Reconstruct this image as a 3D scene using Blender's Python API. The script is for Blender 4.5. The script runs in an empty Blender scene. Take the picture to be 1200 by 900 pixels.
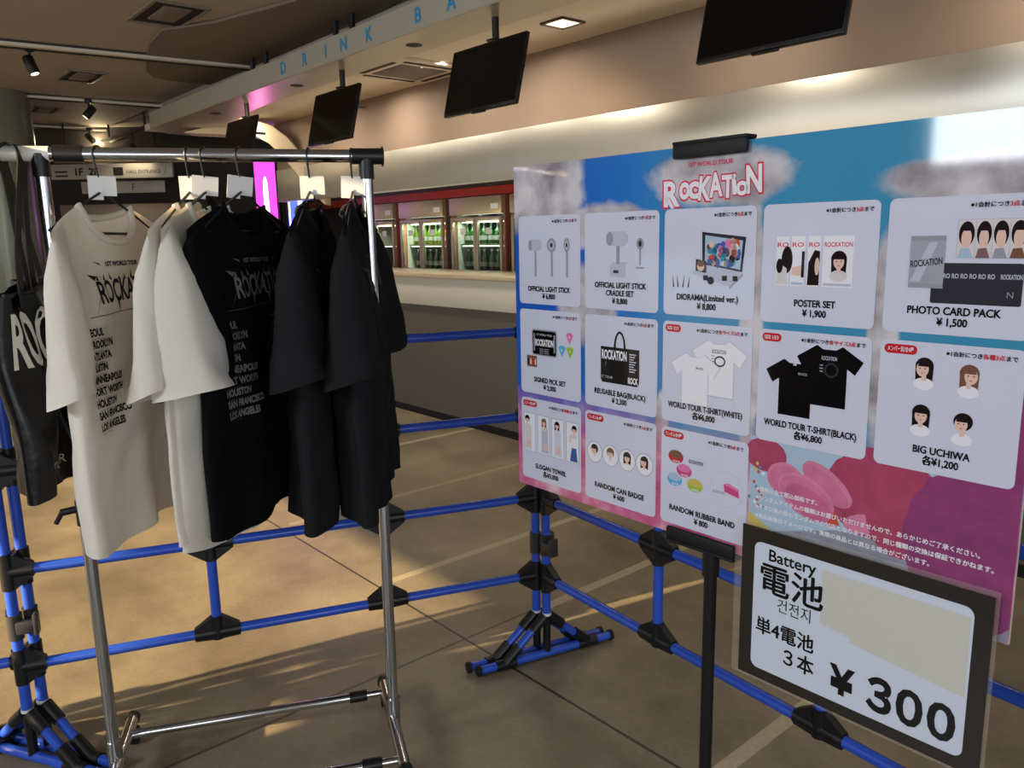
import bpy, bmesh, math, random
from mathutils import Vector, Matrix, noise
random.seed(7)
PI = math.pi
S = bpy.context.scene
COL = S.collection

# ------------------------------------------------------------------ camera
FPX, PITCH, ROLL, CAMZ = 926.7, math.radians(10.602), math.radians(-1.157), 1.40
fw = Vector((0, math.cos(PITCH), -math.sin(PITCH)))
r0 = Vector((1, 0, 0)); u0 = r0.cross(fw)
cr = math.cos(ROLL) * r0 + math.sin(ROLL) * u0
cu = -math.sin(ROLL) * r0 + math.cos(ROLL) * u0
cam = bpy.data.cameras.new('camera'); camo = bpy.data.objects.new('camera', cam); COL.objects.link(camo)
cam.sensor_width = 36; cam.lens = FPX / 1200 * 36; cam.clip_start = .02; cam.clip_end = 100
M = Matrix((cr, cu, -fw)).transposed().to_4x4(); M.translation = Vector((0, 0, CAMZ))
camo.matrix_world = M
S.camera = camo

# ------------------------------------------------------------------ colour management, world, sun, window and fill lamps
vs = S.view_settings
vs.view_transform = 'Standard'; vs.look = 'None'; vs.gamma = 1; vs.use_curve_mapping = False
vs.exposure = 0.0
S.cycles.max_bounces = 8; S.cycles.diffuse_bounces = 4; S.cycles.glossy_bounces = 4
S.cycles.sample_clamp_indirect = 6; S.cycles.caustics_reflective = False; S.cycles.caustics_refractive = False
W = bpy.data.worlds.new('world'); S.world = W; W.use_nodes = True
W.node_tree.nodes['Background'].inputs[0].default_value = (.78, .88, 1, 1)
W.node_tree.nodes['Background'].inputs[1].default_value = 1.05

# room axes: r = right along the bar wall, n = towards the bar wall, z up
AR = Vector((.651, -.759, 0)); AN = Vector((.759, .651, 0))
def RN(r, n, z=0): return AR * r + AN * n + Vector((0, 0, z))
ROOM_ROT = math.atan2(-.759, .651)

def lamp(name, kind, loc, energy, color, rot=None, **kw):
    l = bpy.data.lights.new(name, kind); l.energy = energy; l.color = color
    for k, v in kw.items(): setattr(l, k, v)
    o = bpy.data.objects.new(name, l); COL.objects.link(o); o.location = loc
    if rot is not None: o.rotation_euler = rot
    return o
def aim(d): return Vector(d).to_track_quat('-Z', 'Y').to_euler()
hd, el = math.radians(62), math.radians(14)
sund = Vector((math.sin(hd) * math.cos(el), math.cos(hd) * math.cos(el), -math.sin(el)))
lamp('sun', 'SUN', (-6, -2, 4), 20.0, (1, .74, .42), aim(sund), angle=math.radians(.45))
# lamp for the high window's glare, then added fill lamps without any opening
lamp('window_side_fill', 'AREA', RN(-1.62, -2.80, 2.14), 62, (.90, .95, 1), aim(AN), shape='RECTANGLE', size=1.06, size_y=.72)
lamp('window_side_fill', 'AREA', RN(-5.4, -2.80, 2.42), 44, (1, .97, .92), aim(AN + Vector((0, 0, -.15))), shape='RECTANGLE', size=3.4, size_y=.46)  # added fill for the white shirts; the wall is solid here
lamp('rear_fill', 'AREA', RN(2.4, -2.80, 1.4), 62, (.88, .93, 1), aim(AN), shape='RECTANGLE', size=3.2, size_y=2.0)  # added fill from behind the camera, set before solid wall

lamp('side_fill', 'AREA', RN(4.8, -.8, 1.35), 66, (.96, .98, 1), aim(-AR), shape='RECTANGLE', size=2.6, size_y=2.2)  # added side fill for the shirts' near edges, no entrance there

# ------------------------------------------------------------------ materials
def lin(c):
    def f(x):
        x /= 255.0
        return x / 12.92 if x <= .04045 else ((x + .055) / 1.055) ** 2.4
    return tuple(f(x) for x in c) + (1,)
MATS = {}
def mat(name, rgb, rough=.6, metal=0.0, spec=.4, emit=0, coat=0, noise=0, nscale=8, bump=0, bscale=120, aniso=0, trans=0, ior=1.45, alpha=1, sheen=0, stretch=None):
    m = bpy.data.materials.new(name); m.use_nodes = True; MATS[name] = m
    nt = m.node_tree; b = nt.nodes['Principled BSDF']
    b.inputs['Base Color'].default_value = lin(rgb)
    b.inputs['Roughness'].default_value = rough
    b.inputs['Metallic'].default_value = metal
    b.inputs['Specular IOR Level'].default_value = spec
    b.inputs['IOR'].default_value = ior
    if coat: b.inputs['Coat Weight'].default_value = coat; b.inputs['Coat Roughness'].default_value = .04
    if aniso: b.inputs['Anisotropic'].default_value = aniso
    if trans: b.inputs['Transmission Weight'].default_value = trans
    if alpha < 1: b.inputs['Alpha'].default_value = alpha
    if sheen: b.inputs['Sheen Weight'].default_value = sheen
    if emit:
        b.inputs['Emission Color'].default_value = lin(rgb); b.inputs['Emission Strength'].default_value = emit
    if noise or bump:
        tc = nt.nodes.new('ShaderNodeTexCoord'); mp = nt.nodes.new('ShaderNodeMapping')
        nt.links.new(tc.outputs['Object'], mp.inputs[0])
        if stretch: mp.inputs['Scale'].default_value = stretch
    if noise:
        nz = nt.nodes.new('ShaderNodeTexNoise'); nz.inputs['Scale'].default_value = nscale; nz.inputs['Detail'].default_value = 5
        nt.links.new(mp.outputs[0], nz.inputs['Vector'])
        mx = nt.nodes.new('ShaderNodeMix'); mx.data_type = 'RGBA'
        k = 1 - noise
        mx.inputs[6].default_value = tuple(c * k for c in lin(rgb)[:3]) + (1,)
        mx.inputs[7].default_value = tuple(min(1, c * (1 + noise)) for c in lin(rgb)[:3]) + (1,)
        nt.links.new(nz.outputs['Fac'], mx.inputs[0]); nt.links.new(mx.outputs[2], b.inputs['Base Color'])
    if bump:
        nb = nt.nodes.new('ShaderNodeTexNoise'); nb.inputs['Scale'].default_value = bscale; nb.inputs['Detail'].default_value = 3
        nt.links.new(mp.outputs[0], nb.inputs['Vector'])
        bp = nt.nodes.new('ShaderNodeBump'); bp.inputs['Strength'].default_value = bump; bp.inputs['Distance'].default_value = .01
        nt.links.new(nb.outputs['Fac'], bp.inputs['Height']); nt.links.new(bp.outputs[0], b.inputs['Normal'])
    return m

mat('chrome', (200, 202, 206), .13, 1, noise=.06, nscale=3)
mat('black_plastic', (20, 20, 22), .38, spec=.45, noise=.15)
mat('black_rubber', (14, 14, 15), .6)
mat('grey_plastic', (52, 51, 52), .4, noise=.1)
mat('blue_pipe', (44, 82, 190), .27, spec=.5, noise=.06, nscale=4)
mat('blue_pipe_light', (70, 105, 215), .3)
mat('white_tape', (215, 215, 212), .5)
mat('clear_tape', (228, 224, 214), .35, alpha=.85)
mat('white_cotton', (238, 233, 222), .9, spec=.15, bump=.6, bscale=13, sheen=.2, noise=.03)
mat('black_cotton', (15, 15, 17), .92, spec=.12, bump=.12, bscale=500, noise=.1)
mat('charcoal_cotton', (31, 31, 33), .92, spec=.12, bump=.12, bscale=500, noise=.1)
def make_translucent(name, fac, rgb):
    nt = MATS[name].node_tree; out = nt.nodes['Material Output']; b = nt.nodes['Principled BSDF']
    tr = nt.nodes.new('ShaderNodeBsdfTranslucent'); tr.inputs[0].default_value = lin(rgb); mx = nt.nodes.new('ShaderNodeMixShader'); mx.inputs[0].default_value = fac
    nt.links.new(b.outputs[0], mx.inputs[1]); nt.links.new(tr.outputs[0], mx.inputs[2]); nt.links.new(mx.outputs[0], out.inputs['Surface'])
make_translucent('white_cotton', .32, (240, 232, 214))
mat('print_black', (22, 20, 20), .8)
mat('print_grey', (118, 118, 122), .8)
mat('print_darkgrey', (66, 66, 70), .8)
mat('print_tan', (120, 112, 96), .8)
mat('bag_vinyl', (13, 11, 12), .3, spec=.4, noise=.2, bump=.35, bscale=14)
mat('bag_letter', (205, 200, 188), .3)
mat('strap_webbing', (38, 35, 33), .7, noise=.25, nscale=60)
mat('paper_white', (225, 225, 222), .6)
mat('paper_thin', (222, 222, 220), .5, alpha=.85)
mat('taupe_paint', (152, 132, 116), .75, noise=.03)
mat('brushed_steel', (196, 195, 188), .38, .92, noise=.05, nscale=2.5, stretch=(3, 1, .2))
mat('counter_white', (206, 203, 192), .45)
mat('counter_top', (190, 175, 148), .35)
mat('counter_grey', (92, 88, 80), .7, noise=.06, nscale=14)
mat('toe_black', (26, 25, 25), .7)
mat('bar_ceiling', (232, 220, 202), .8, noise=.02)
mat('dark_ceiling', (152, 146, 141), .75, noise=.05, nscale=3)
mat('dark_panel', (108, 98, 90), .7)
mat('soffit_metal', (205, 196, 176), .3, .55, noise=.03)
mat('fascia_paint', (176, 176, 164), .42, .35, noise=.03)
mat('sign_blue', (20, 140, 205), .5)
mat('screen_black', (6, 6, 8), .12, spec=.45)
mat('bezel_black', (12, 12, 13), .35)
mat('grey_metal', (96, 94, 90), .4, .6)
mat('vent_dark', (16, 15, 14), .6)
mat('vent_rim', (132, 126, 116), .4, .3)
mat('track_black', (14, 13, 13), .5)
mat('track_white', (200, 194, 182), .6)
mat('wall_dark', (44, 41, 40), .8, noise=.06)
mat('wall_grey', (120, 112, 104), .8)
mat('sign_silver', (176, 174, 166), .45, .3)
mat('cream_paint', (222, 204, 172), .7)
mat('column_paint', (120, 124, 108), .22, .25, noise=.05)
mat('led_pink', (255, 60, 215), .5, emit=2.2)
mat('led_blue', (60, 80, 255), .5, emit=3.2)
mat('led_white', (255, 225, 250), .5, emit=4)
mat('lamp_warm', (255, 224, 170), .5, emit=6)
mat('lamp_soft', (255, 236, 205), .5, emit=1.6)
mat('fridge_body', (150, 92, 70), .45, .1)
mat('fridge_red', (150, 42, 26), .5)
mat('fridge_frame', (172, 160, 136), .35, .5)
mat('fridge_inner', (190, 190, 176), .6)
mat('fridge_dark', (40, 34, 34), .6)
mat('fridge_glass', (225, 240, 235), .03, trans=1, ior=1.05, spec=.3)
mat('fridge_light', (238, 255, 226), .5, emit=4)
mat('bottle_lime', (150, 190, 40), .12, trans=.5)
mat('bottle_green', (48, 110, 38), .12, trans=.4)
mat('bottle_clear', (186, 206, 190), .1, trans=.6)
mat('bottle_cap', (190, 190, 180), .3, .6)
mat('purple_box', (96, 84, 150), .6)
mat('photo_a', (160, 92, 60), .6); mat('photo_b', (40, 80, 120), .6); mat('photo_c', (150, 40, 46), .6)

# prints on the laminated price board (one gloss for all)
def ink(name, rgb, rough=.06): return mat(name, rgb, rough, spec=.5)
for n_, c_ in dict(card_white=(206, 208, 226), card_shade=(186, 188, 208), ink_black=(14, 13, 16), ink_red=(196, 34, 44), ink_white=(232, 230, 238),
                   ink_grey=(150, 152, 165), ink_light=(186, 188, 204), ink_dark=(52, 52, 60), ink_pink=(222, 120, 170), ink_hotpink=(205, 70, 130), ink_blue=(90, 170, 215),
                   ink_green=(150, 190, 60), ink_skin=(226, 190, 176), ink_hair=(34, 26, 28), ink_brown=(120, 82, 66), ink_denim=(70, 96, 160), ink_silver=(160, 163, 176),
                   ink_orange=(196, 84, 60), ink_outline=(214, 60, 84), ink_cloth=(214, 206, 208), ink_teal=(70, 140, 160), ink_yellow=(205, 180, 90), ink_paleblue=(168, 190, 212),
                   fluff_pink=(196, 100, 138), fluff_rose=(168, 70, 100), fluff_mauve=(140, 62, 112), fluff_light=(210, 126, 158), fluff_mid=(203, 114, 148), snow_grey=(140, 142, 158), ink_brownish=(130, 96, 100)).items():
    mat(n_, c_, .06, spec=.5, noise=.34, nscale=26) if n_.startswith('fluff') or n_ == 'snow_grey' else ink(n_, c_)
ink('board_foam', (205, 192, 176), .5)
ink('battery_black', (44, 38, 34), .16)
ink('battery_white', (205, 212, 226), .14)
ink('battery_patch', (200, 199, 190), .2)
mat('sleeve_clear', (235, 228, 210), .08, spec=.5, alpha=.07)

def sky_print():
    m = bpy.data.materials.new('sky_print'); m.use_nodes = True; MATS['sky_print'] = m
    nt = m.node_tree; b = nt.nodes['Principled BSDF']; b.inputs['Roughness'].default_value = .06
    N = nt.nodes.new; L = nt.links.new
    tc = N('ShaderNodeTexCoord'); sp = N('ShaderNodeSeparateXYZ'); L(tc.outputs['Object'], sp.inputs[0])
    def ramp(src, stops):
        r = N('ShaderNodeValToRGB'); e = r.color_ramp.elements
        while len(e) < len(stops): e.new(.5)
        for i, (p, c) in enumerate(stops): e[i].position = p; e[i].color = lin(c) if len(c) == 3 else c
        L(src, r.inputs[0]); return r.outputs[0]
    # printed blue: deep at the left, paler teal to the right
    base = ramp(sp.outputs['X'], [(.12, (34, 92, 190)), (.34, (44, 116, 196)), (.5, (66, 142, 186)), (1.0, (62, 140, 178))])
    nz = N('ShaderNodeTexNoise'); nz.inputs['Scale'].default_value = 7; nz.inputs['Detail'].default_value = 8; nz.inputs['Roughness'].default_value = .6
    L(tc.outputs['Object'], nz.inputs['Vector'])
    def blob(cx, cz, rx, rz):
        # 1 inside an ellipse, falling to 0, broken by the noise
        mp = N('ShaderNodeMapping'); mp.vector_type = 'POINT'
        mp.inputs['Location'].default_value = (-cx / rx, 0, -cz / rz); mp.inputs['Scale'].default_value = (1 / rx, 0, 1 / rz)
        L(tc.outputs['Object'], mp.inputs[0])
        ln = N('ShaderNodeVectorMath'); ln.operation = 'LENGTH'; L(mp.outputs[0], ln.inputs[0])
        a = N('ShaderNodeMath'); a.operation = 'SUBTRACT'; a.inputs[0].default_value = 1.25; L(ln.outputs['Value'], a.inputs[1])
        c = N('ShaderNodeMath'); c.operation = 'MULTIPLY_ADD'; L(nz.outputs['Fac'], c.inputs[0]); c.inputs[1].default_value = 1.05; c.inputs[2].default_value = -.65
        s = N('ShaderNodeMath'); s.operation = 'ADD'; L(a.outputs[0], s.inputs[0]); L(c.outputs[0], s.inputs[1])
        return s.outputs[0]
    cur = None
    for e in [(.09, .68, .17, .13), (.27, .60, .16, .06), (.54, .675, .19, .065), (.96, .645, .16, .05), (.62, .42, .03, .30), (.85, .42, .03, .2), (.22, .44, .10, .10), (.43, .2, .02, .1)]:
        o = blob(*e)
        if cur is None: cur = o
        else:
            mx = N('ShaderNodeMath'); mx.operation = 'MAXIMUM'; L(cur, mx.inputs[0]); L(o, mx.inputs[1]); cur = mx.outputs[0]
    fac = ramp(cur, [(.22, (0, 0, 0, 1)), (.42, (1, 1, 1, 1))])
    nz2 = N('ShaderNodeTexNoise'); nz2.inputs['Scale'].default_value = 13; nz2.inputs['Detail'].default_value = 6
    L(tc.outputs['Object'], nz2.inputs['Vector'])
    cloud = ramp(nz2.outputs['Fac'], [(.3, (132, 122, 130)), (.62, (206, 202, 208))])
    m1 = N('ShaderNodeMix'); m1.data_type = 'RGBA'; L(fac, m1.inputs[0]); L(base, m1.inputs[6]); L(cloud, m1.inputs[7])
    # pink and mauve print towards the foot of the board
    pinkc = ramp(nz2.outputs['Fac'], [(.3, (176, 62, 112)), (.5, (206, 110, 150)), (.68, (226, 186, 200))])
    zz = N('ShaderNodeMath'); zz.operation = 'MULTIPLY_ADD'; L(nz.outputs['Fac'], zz.inputs[0]); zz.inputs[1].default_value = .12; L(sp.outputs['Z'], zz.inputs[2])
    pf = ramp(zz.outputs[0], [(.20, (1, 1, 1, 1)), (.30, (0, 0, 0, 1))])
    m2 = N('ShaderNodeMix'); m2.data_type = 'RGBA'; L(pf, m2.inputs[0]); L(m1.outputs[2], m2.inputs[6]); L(pinkc, m2.inputs[7])
    L(m2.outputs[2], b.inputs['Base Color'])
sky_print()

def floor_material():
    m = bpy.data.materials.new('polished_concrete'); m.use_nodes = True; MATS['polished_concrete'] = m
    nt = m.node_tree; b = nt.nodes['Principled BSDF']
    N = nt.nodes.new; L = nt.links.new
    tc = N('ShaderNodeTexCoord'); sp = N('ShaderNodeSeparateXYZ'); L(tc.outputs['Object'], sp.inputs[0])
    n1 = N('ShaderNodeTexNoise'); n1.inputs['Scale'].default_value = 1.6; n1.inputs['Detail'].default_value = 9; n1.inputs['Roughness'].default_value = .65
    n2 = N('ShaderNodeTexNoise'); n2.inputs['Scale'].default_value = 60; n2.inputs['Detail'].default_value = 4
    for n in (n1, n2): L(tc.outputs['Object'], n.inputs['Vector'])
    r = N('ShaderNodeValToRGB'); e = r.color_ramp.elements
    e[0].position = .3; e[0].color = lin((98, 89, 74)); e[1].position = .72; e[1].color = lin((160, 147, 122)); L(n1.outputs['Fac'], r.inputs[0])
    mg = N('ShaderNodeMix'); mg.data_type = 'RGBA'; mg.blend_type = 'OVERLAY'; mg.inputs[0].default_value = .18; L(r.outputs[0], mg.inputs[6]); L(n2.outputs['Fac'], mg.inputs[7])
    col = mg.outputs[2]
    def line(axis, pos, w, rgb, strength, broken, lo=-50, hi=50):
        nonlocal col
        other = 'Y' if axis == 'X' else 'X'
        d = N('ShaderNodeMath'); d.operation = 'SUBTRACT'; L(sp.outputs[axis], d.inputs[0]); d.inputs[1].default_value = pos
        a = N('ShaderNodeMath'); a.operation = 'ABSOLUTE'; L(d.outputs[0], a.inputs[0])
        c = N('ShaderNodeMath'); c.operation = 'LESS_THAN'; L(a.outputs[0], c.inputs[0]); c.inputs[1].default_value = w / 2
        g = N('ShaderNodeMath'); g.operation = 'GREATER_THAN'; L(sp.outputs[other], g.inputs[0]); g.inputs[1].default_value = lo
        h = N('ShaderNodeMath'); h.operation = 'LESS_THAN'; L(sp.outputs[other], h.inputs[0]); h.inputs[1].default_value = hi
        p = N('ShaderNodeMath'); p.operation = 'MULTIPLY'; L(c.outputs[0], p.inputs[0]); L(g.outputs[0], p.inputs[1])
        q = N('ShaderNodeMath'); q.operation = 'MULTIPLY'; L(p.outputs[0], q.inputs[0]); L(h.outputs[0], q.inputs[1])
        bn = N('ShaderNodeMath'); bn.operation = 'MULTIPLY_ADD'; L(n2.outputs['Fac'], bn.inputs[0]); bn.inputs[1].default_value = broken * 2; bn.inputs[2].default_value = strength - broken
        bn.use_clamp = True
        t = N('ShaderNodeMath'); t.operation = 'MULTIPLY'; L(q.outputs[0], t.inputs[0]); L(bn.outputs[0], t.inputs[1])
        mx = N('ShaderNodeMix'); mx.data_type = 'RGBA'; L(t.outputs[0], mx.inputs[0]); L(col, mx.inputs[6]); mx.inputs[7].default_value = lin(rgb)
        col = mx.outputs[2]
    line('Y', 1.545, .010, (34, 28, 22), .9, .1)                     # saw-cut joint along the bar
    line('X', -2.085, .012, (60, 50, 38), .7, .3, -5, 1.9)           # cross joint, dark near the camera
    line('X', -2.07, .045, (190, 178, 150), .7, .4, 1.9, 5)          # pale filled joints
    line('X', -2.68, .040, (190, 178, 150), .65, .4, 1.6, 5)
    line('X', -1.07, .045, (196, 184, 156), .75, .4, 1.1, 5)
    line('X', -4.53, .045, (196, 184, 156), .6, .4, 1.6, 5)
    line('X', -3.6, .035, (186, 172, 144), .4, .3, 1.6, 5)
    L(col, b.inputs['Base Color'])
    rr = N('ShaderNodeMapRange'); L(n1.outputs['Fac'], rr.inputs[0]); rr.inputs[3].default_value = .30; rr.inputs[4].default_value = .50
    L(rr.outputs[0], b.inputs['Roughness']); b.inputs['Specular IOR Level'].default_value = .4
floor_material()

# ------------------------------------------------------------------ mesh builder
_tc = {}
def text_geo(s, bold=0.0, spacing=1.0):
    key = (s, bold, spacing)
    if key not in _tc:
        c = bpy.data.curves.new('lettering', 'FONT'); c.body = s; c.size = 1; c.offset = bold; c.space_character = spacing; c.resolution_u = 3
        o = bpy.data.objects.new('lettering', c); COL.objects.link(o)
        dg = bpy.context.evaluated_depsgraph_get()
        me = bpy.data.meshes.new_from_object(o.evaluated_get(dg))
        _tc[key] = ([(v.co.x, v.co.y) for v in me.vertices], [tuple(p.vertices) for p in me.polygons])
        bpy.data.objects.remove(o); bpy.data.curves.remove(c); bpy.data.meshes.remove(me)
    return _tc[key]

class MB:
    def __init__(s): s.V = []; s.F = []; s.MI = []; s.mats = []
    def mi(s, m):
        if m not in s.mats: s.mats.append(m)
        return s.mats.index(m)
    def add(s, verts, faces, m, T=None):
        k = len(s.V); i = s.mi(m)
        for v in verts:
            v = Vector(v)
            s.V.append(T @ v if T is not None else v)
        for f in faces: s.F.append(tuple(k + j for j in f)); s.MI.append(i)
        return s
    def box(s, size, c, m, bev=0, T=None, seg=2):
        x, y, z = (d / 2 for d in size); c = Vector(c)
        vs_ = [c + Vector((a, b_, d)) for a in (-x, x) for b_ in (-y, y) for d in (-z, z)]
        fs = [(0, 1, 3, 2), (4, 6, 7, 5), (0, 4, 5, 1), (2, 3, 7, 6), (0, 2, 6, 4), (1, 5, 7, 3)]
        if bev:
            bm = bmesh.new(); bv = [bm.verts.new(v) for v in vs_]
            for f in fs: bm.faces.new([bv[i] for i in f])
            bmesh.ops.bevel(bm, geom=bm.edges[:], offset=bev, segments=seg, profile=.5, affect='EDGES')
            bm.verts.index_update()
            vs_ = [v.co.copy() for v in bm.verts]; fs = [tuple(v.index for v in f.verts) for f in bm.faces]; bm.free()
        return s.add(vs_, fs, m, T)
    def tube(s, pts, r, m, seg=12, closed=False, T=None, cap=True, flat=None):
        pts = [Vector(p) for p in pts]; n = len(pts)
        rs = r if isinstance(r, (list, tuple)) else [r] * n
        vs_, fs = [], []
        up = None
        for i in range(n):
            if closed: t = pts[(i + 1) % n] - pts[i - 1]
            else: t = pts[min(i + 1, n - 1)] - pts[max(i - 1, 0)]
            t.normalize()
            if up is None:
                a = Vector((0, 0, 1)) if abs(t.z) < .9 else Vector((1, 0, 0))
                up = (a - t * a.dot(t)).normalized()
            else:
                up = (up - t * up.dot(t)).normalized()
            sd = t.cross(up)
            for j in range(seg):
                a = 2 * PI * j / seg
                k = flat if flat else 1
                vs_.append(pts[i] + up * math.cos(a) * rs[i] + sd * math.sin(a) * rs[i] * k)
        for i in range(n if closed else n - 1):
            for j in range(seg):
                a, b_ = i * seg + j, i * seg + (j + 1) % seg
                c, d = ((i + 1) % n) * seg + (j + 1) % seg, ((i + 1) % n) * seg + j
                fs.append((a, b_, c, d))
        if cap and not closed:
            fs.append(tuple(range(seg - 1, -1, -1))); fs.append(tuple((n - 1) * seg + j for j in range(seg)))
        return s.add(vs_, fs, m, T)
    def cyl(s, p0, p1, r, m, r1=None, seg=20, T=None): return s.tube([p0, p1], [r, r if r1 is None else r1], m, seg, T=T)
    def lathe(s, prof, m, c=(0, 0, 0), seg=16, T=None):
        vs_, fs = [], []; c = Vector(c)
        for (r, z) in prof:
            for j in range(seg):
                a = 2 * PI * j / seg; vs_.append(c + Vector((r * math.cos(a), r * math.sin(a), z)))
        for i in range(len(prof) - 1):
            for j in range(seg):
                fs.append((i * seg + j, i * seg + (j + 1) % seg, (i + 1) * seg + (j + 1) % seg, (i + 1) * seg + j))
        fs.append(tuple(range(seg - 1, -1, -1))); fs.append(tuple((len(prof) - 1) * seg + j for j in range(seg)))
        return s.add(vs_, fs, m, T)
    def prism(s, pts, y0, y1, m, T=None):        # outline in XZ, extruded along Y
        n = len(pts)
        vs_ = [(x, y0, z) for x, z in pts] + [(x, y1, z) for x, z in pts]
        fs = [tuple(range(n)), tuple(range(2 * n - 1, n - 1, -1))] + [(i, n + i, n + (i + 1) % n, (i + 1) % n) for i in range(n)]
        return s.add(vs_, fs, m, T)
    def slab(s, pts, z0, z1, m, T=None):         # outline in XY, extruded along Z
        n = len(pts)
        vs_ = [(x, y, z0) for x, y in pts] + [(x, y, z1) for x, y in pts]
        fs = [tuple(range(n - 1, -1, -1)), tuple(range(n, 2 * n))] + [(i, (i + 1) % n, n + (i + 1) % n, n + i) for i in range(n)]
        return s.add(vs_, fs, m, T)
    def flat(s, pts, y, m, T=None): return s.add([(x, y, z) for x, z in pts], [tuple(range(len(pts)))], m, T)
    def rect(s, x0, z0, x1, z1, y, m, T=None): return s.flat([(x0, z0), (x1, z0), (x1, z1), (x0, z1)], y, m, T)
    def ell(s, cx, cz, rx, rz, y, m, rot=0, n=24, T=None):
        c_, s_ = math.cos(rot), math.sin(rot)
        return s.flat([(cx + rx * math.cos(a) * c_ - rz * math.sin(a) * s_, cz + rx * math.cos(a) * s_ + rz * math.sin(a) * c_) for a in (2 * PI * i / n for i in range(n))], y, m, T)
    def ring(s, cx, cz, rx, rz, w, y, m, rot=0, n=32, T=None, fn=None):
        c_, s_ = math.cos(rot), math.sin(rot); vs_ = []
        for k in (0, 1):
            for i in range(n):
                a = 2 * PI * i / n; px, pz = (rx - w * k) * math.cos(a), (rz - w * k) * math.sin(a)
                q = (cx + px * c_ - pz * s_, cz + px * s_ + pz * c_)
                vs_.append(fn(*q) if fn else (q[0], y, q[1]))
        return s.add(vs_, [(i, (i + 1) % n, n + (i + 1) % n, n + i) for i in range(n)], m, T)
    def text(s, t, x, z, size, m, y=0, align='C', bold=0.0, sx=1.0, rot=0, shear=0, fn=None, T=None, spacing=1.0, width=None):
        vs_, fs = text_geo(t, bold, spacing)
        if not vs_: return s
        x0 = min(v[0] for v in vs_); x1 = max(v[0] for v in vs_)
        if width: sx = width / ((x1 - x0) * size)
        ox = {'C': (x0 + x1) / 2, 'L': x0, 'R': x1}[align]
        c_, s_ = math.cos(rot), math.sin(rot); out = []
        for (a, b_) in vs_:
            px = (a - ox) * size * sx + b_ * size * shear; pz = b_ * size
            q = (x + px * c_ - pz * s_, z + px * s_ + pz * c_)
            out.append(fn(*q) if fn else (q[0], y, q[1]))
        return s.add(out, fs, m, T)
    def heavy(s, t, x, z, size, m, y, d, **kw):
        for i in range(8): s.text(t, x + d * math.cos(i * PI / 4), z + d * math.sin(i * PI / 4), size, m, y - i * .00001, **kw)
        return s
    def mesh(s, name, smooth=40):
        me = bpy.data.meshes.new(name)
        me.from_pydata([tuple(v) for v in s.V], [], s.F)
        for m in s.mats: me.materials.append(MATS[m])
        me.polygons.foreach_set('material_index', s.MI)
        if smooth:
            me.polygons.foreach_set('use_smooth', [True] * len(s.F))
            me.set_sharp_from_angle(angle=math.radians(smooth))
        me.update()
        return me
    def build(s, name, parent=None, off=None, smooth=40, label=None):
        if off is not None:
            off = Vector(off); s.V = [v - off for v in s.V]
        o = bpy.data.objects.new(name, s.mesh(name, smooth)); COL.objects.link(o)
        if parent: o.parent = parent
        elif off is not None: o.location = off
        if label: o['label'] = label
        return o

def tag(o, label, cat, group=None, kind=None):
    o['label'] = label; o['category'] = cat
    if group: o['group'] = group
    if kind: o['kind'] = kind
    return o
def thing(name, label, cat, loc=(0, 0, 0), rz=0, group=None, kind=None):
    o = bpy.data.objects.new(name, None); COL.objects.link(o); o.empty_display_size = .1
    o.location = loc; o.rotation_euler = (0, 0, rz)
    return tag(o, label, cat, group, kind)
def struct(o, label, cat): return tag(o, label, cat, None, 'structure')
def copy_tree(o, parent=None):
    c = o.copy(); COL.objects.link(c)
    if parent: c.parent = parent
    for ch in o.children: copy_tree(ch, c)
    return c
def room(mb, name, label, cat, smooth=40):       # a room surface built in (r, n, z)
    o = mb.build(name, smooth=smooth); o.rotation_euler = (0, 0, ROOM_ROT)
    return struct(o, label, cat)

CEIL = 2.72
# ------------------------------------------------------------------ the setting
room(MB().box((26, 22, .1), (-3, 1.5, -.05), 'polished_concrete'), 'floor', 'tan polished concrete floor with dark and pale joint lines', 'floor')
room(MB().box((22, 5.7, .1), (-5, -.13, CEIL + .05), 'dark_ceiling').box((9, 8, .1), (-13.1, 6.70, CEIL + .05), 'dark_ceiling'), 'ceiling', 'dark brown-grey ceiling over the hall', 'ceiling')
room(MB().box((11.4, 2.75, .06), (-2.9, 2.60 + 1.375 + .02, 2.53), 'bar_ceiling').box((11.4, .04, .20), (-2.9, 2.70, 2.64), 'dark_ceiling'), 'ceiling_bar', 'pale cream ceiling over the drink bar', 'ceiling')
room(MB().box((10.4, .10, .47), (-2.3, 3.53, 2.285), 'taupe_paint'), 'wall_bar', 'taupe painted bulkhead wall above the drink bar', 'wall')
room(MB().box((10.4, .12, .30), (-2.3, 3.525, 1.92), 'brushed_steel', .004), 'trim_band', 'brushed steel band along the bar bulkhead', 'trim')
room(MB().box((12.6, .1, 2.5), (-3.4, 5.3, 1.25), 'wall_grey'), 'wall_back', 'dim wall behind the fridges', 'wall')

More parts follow.
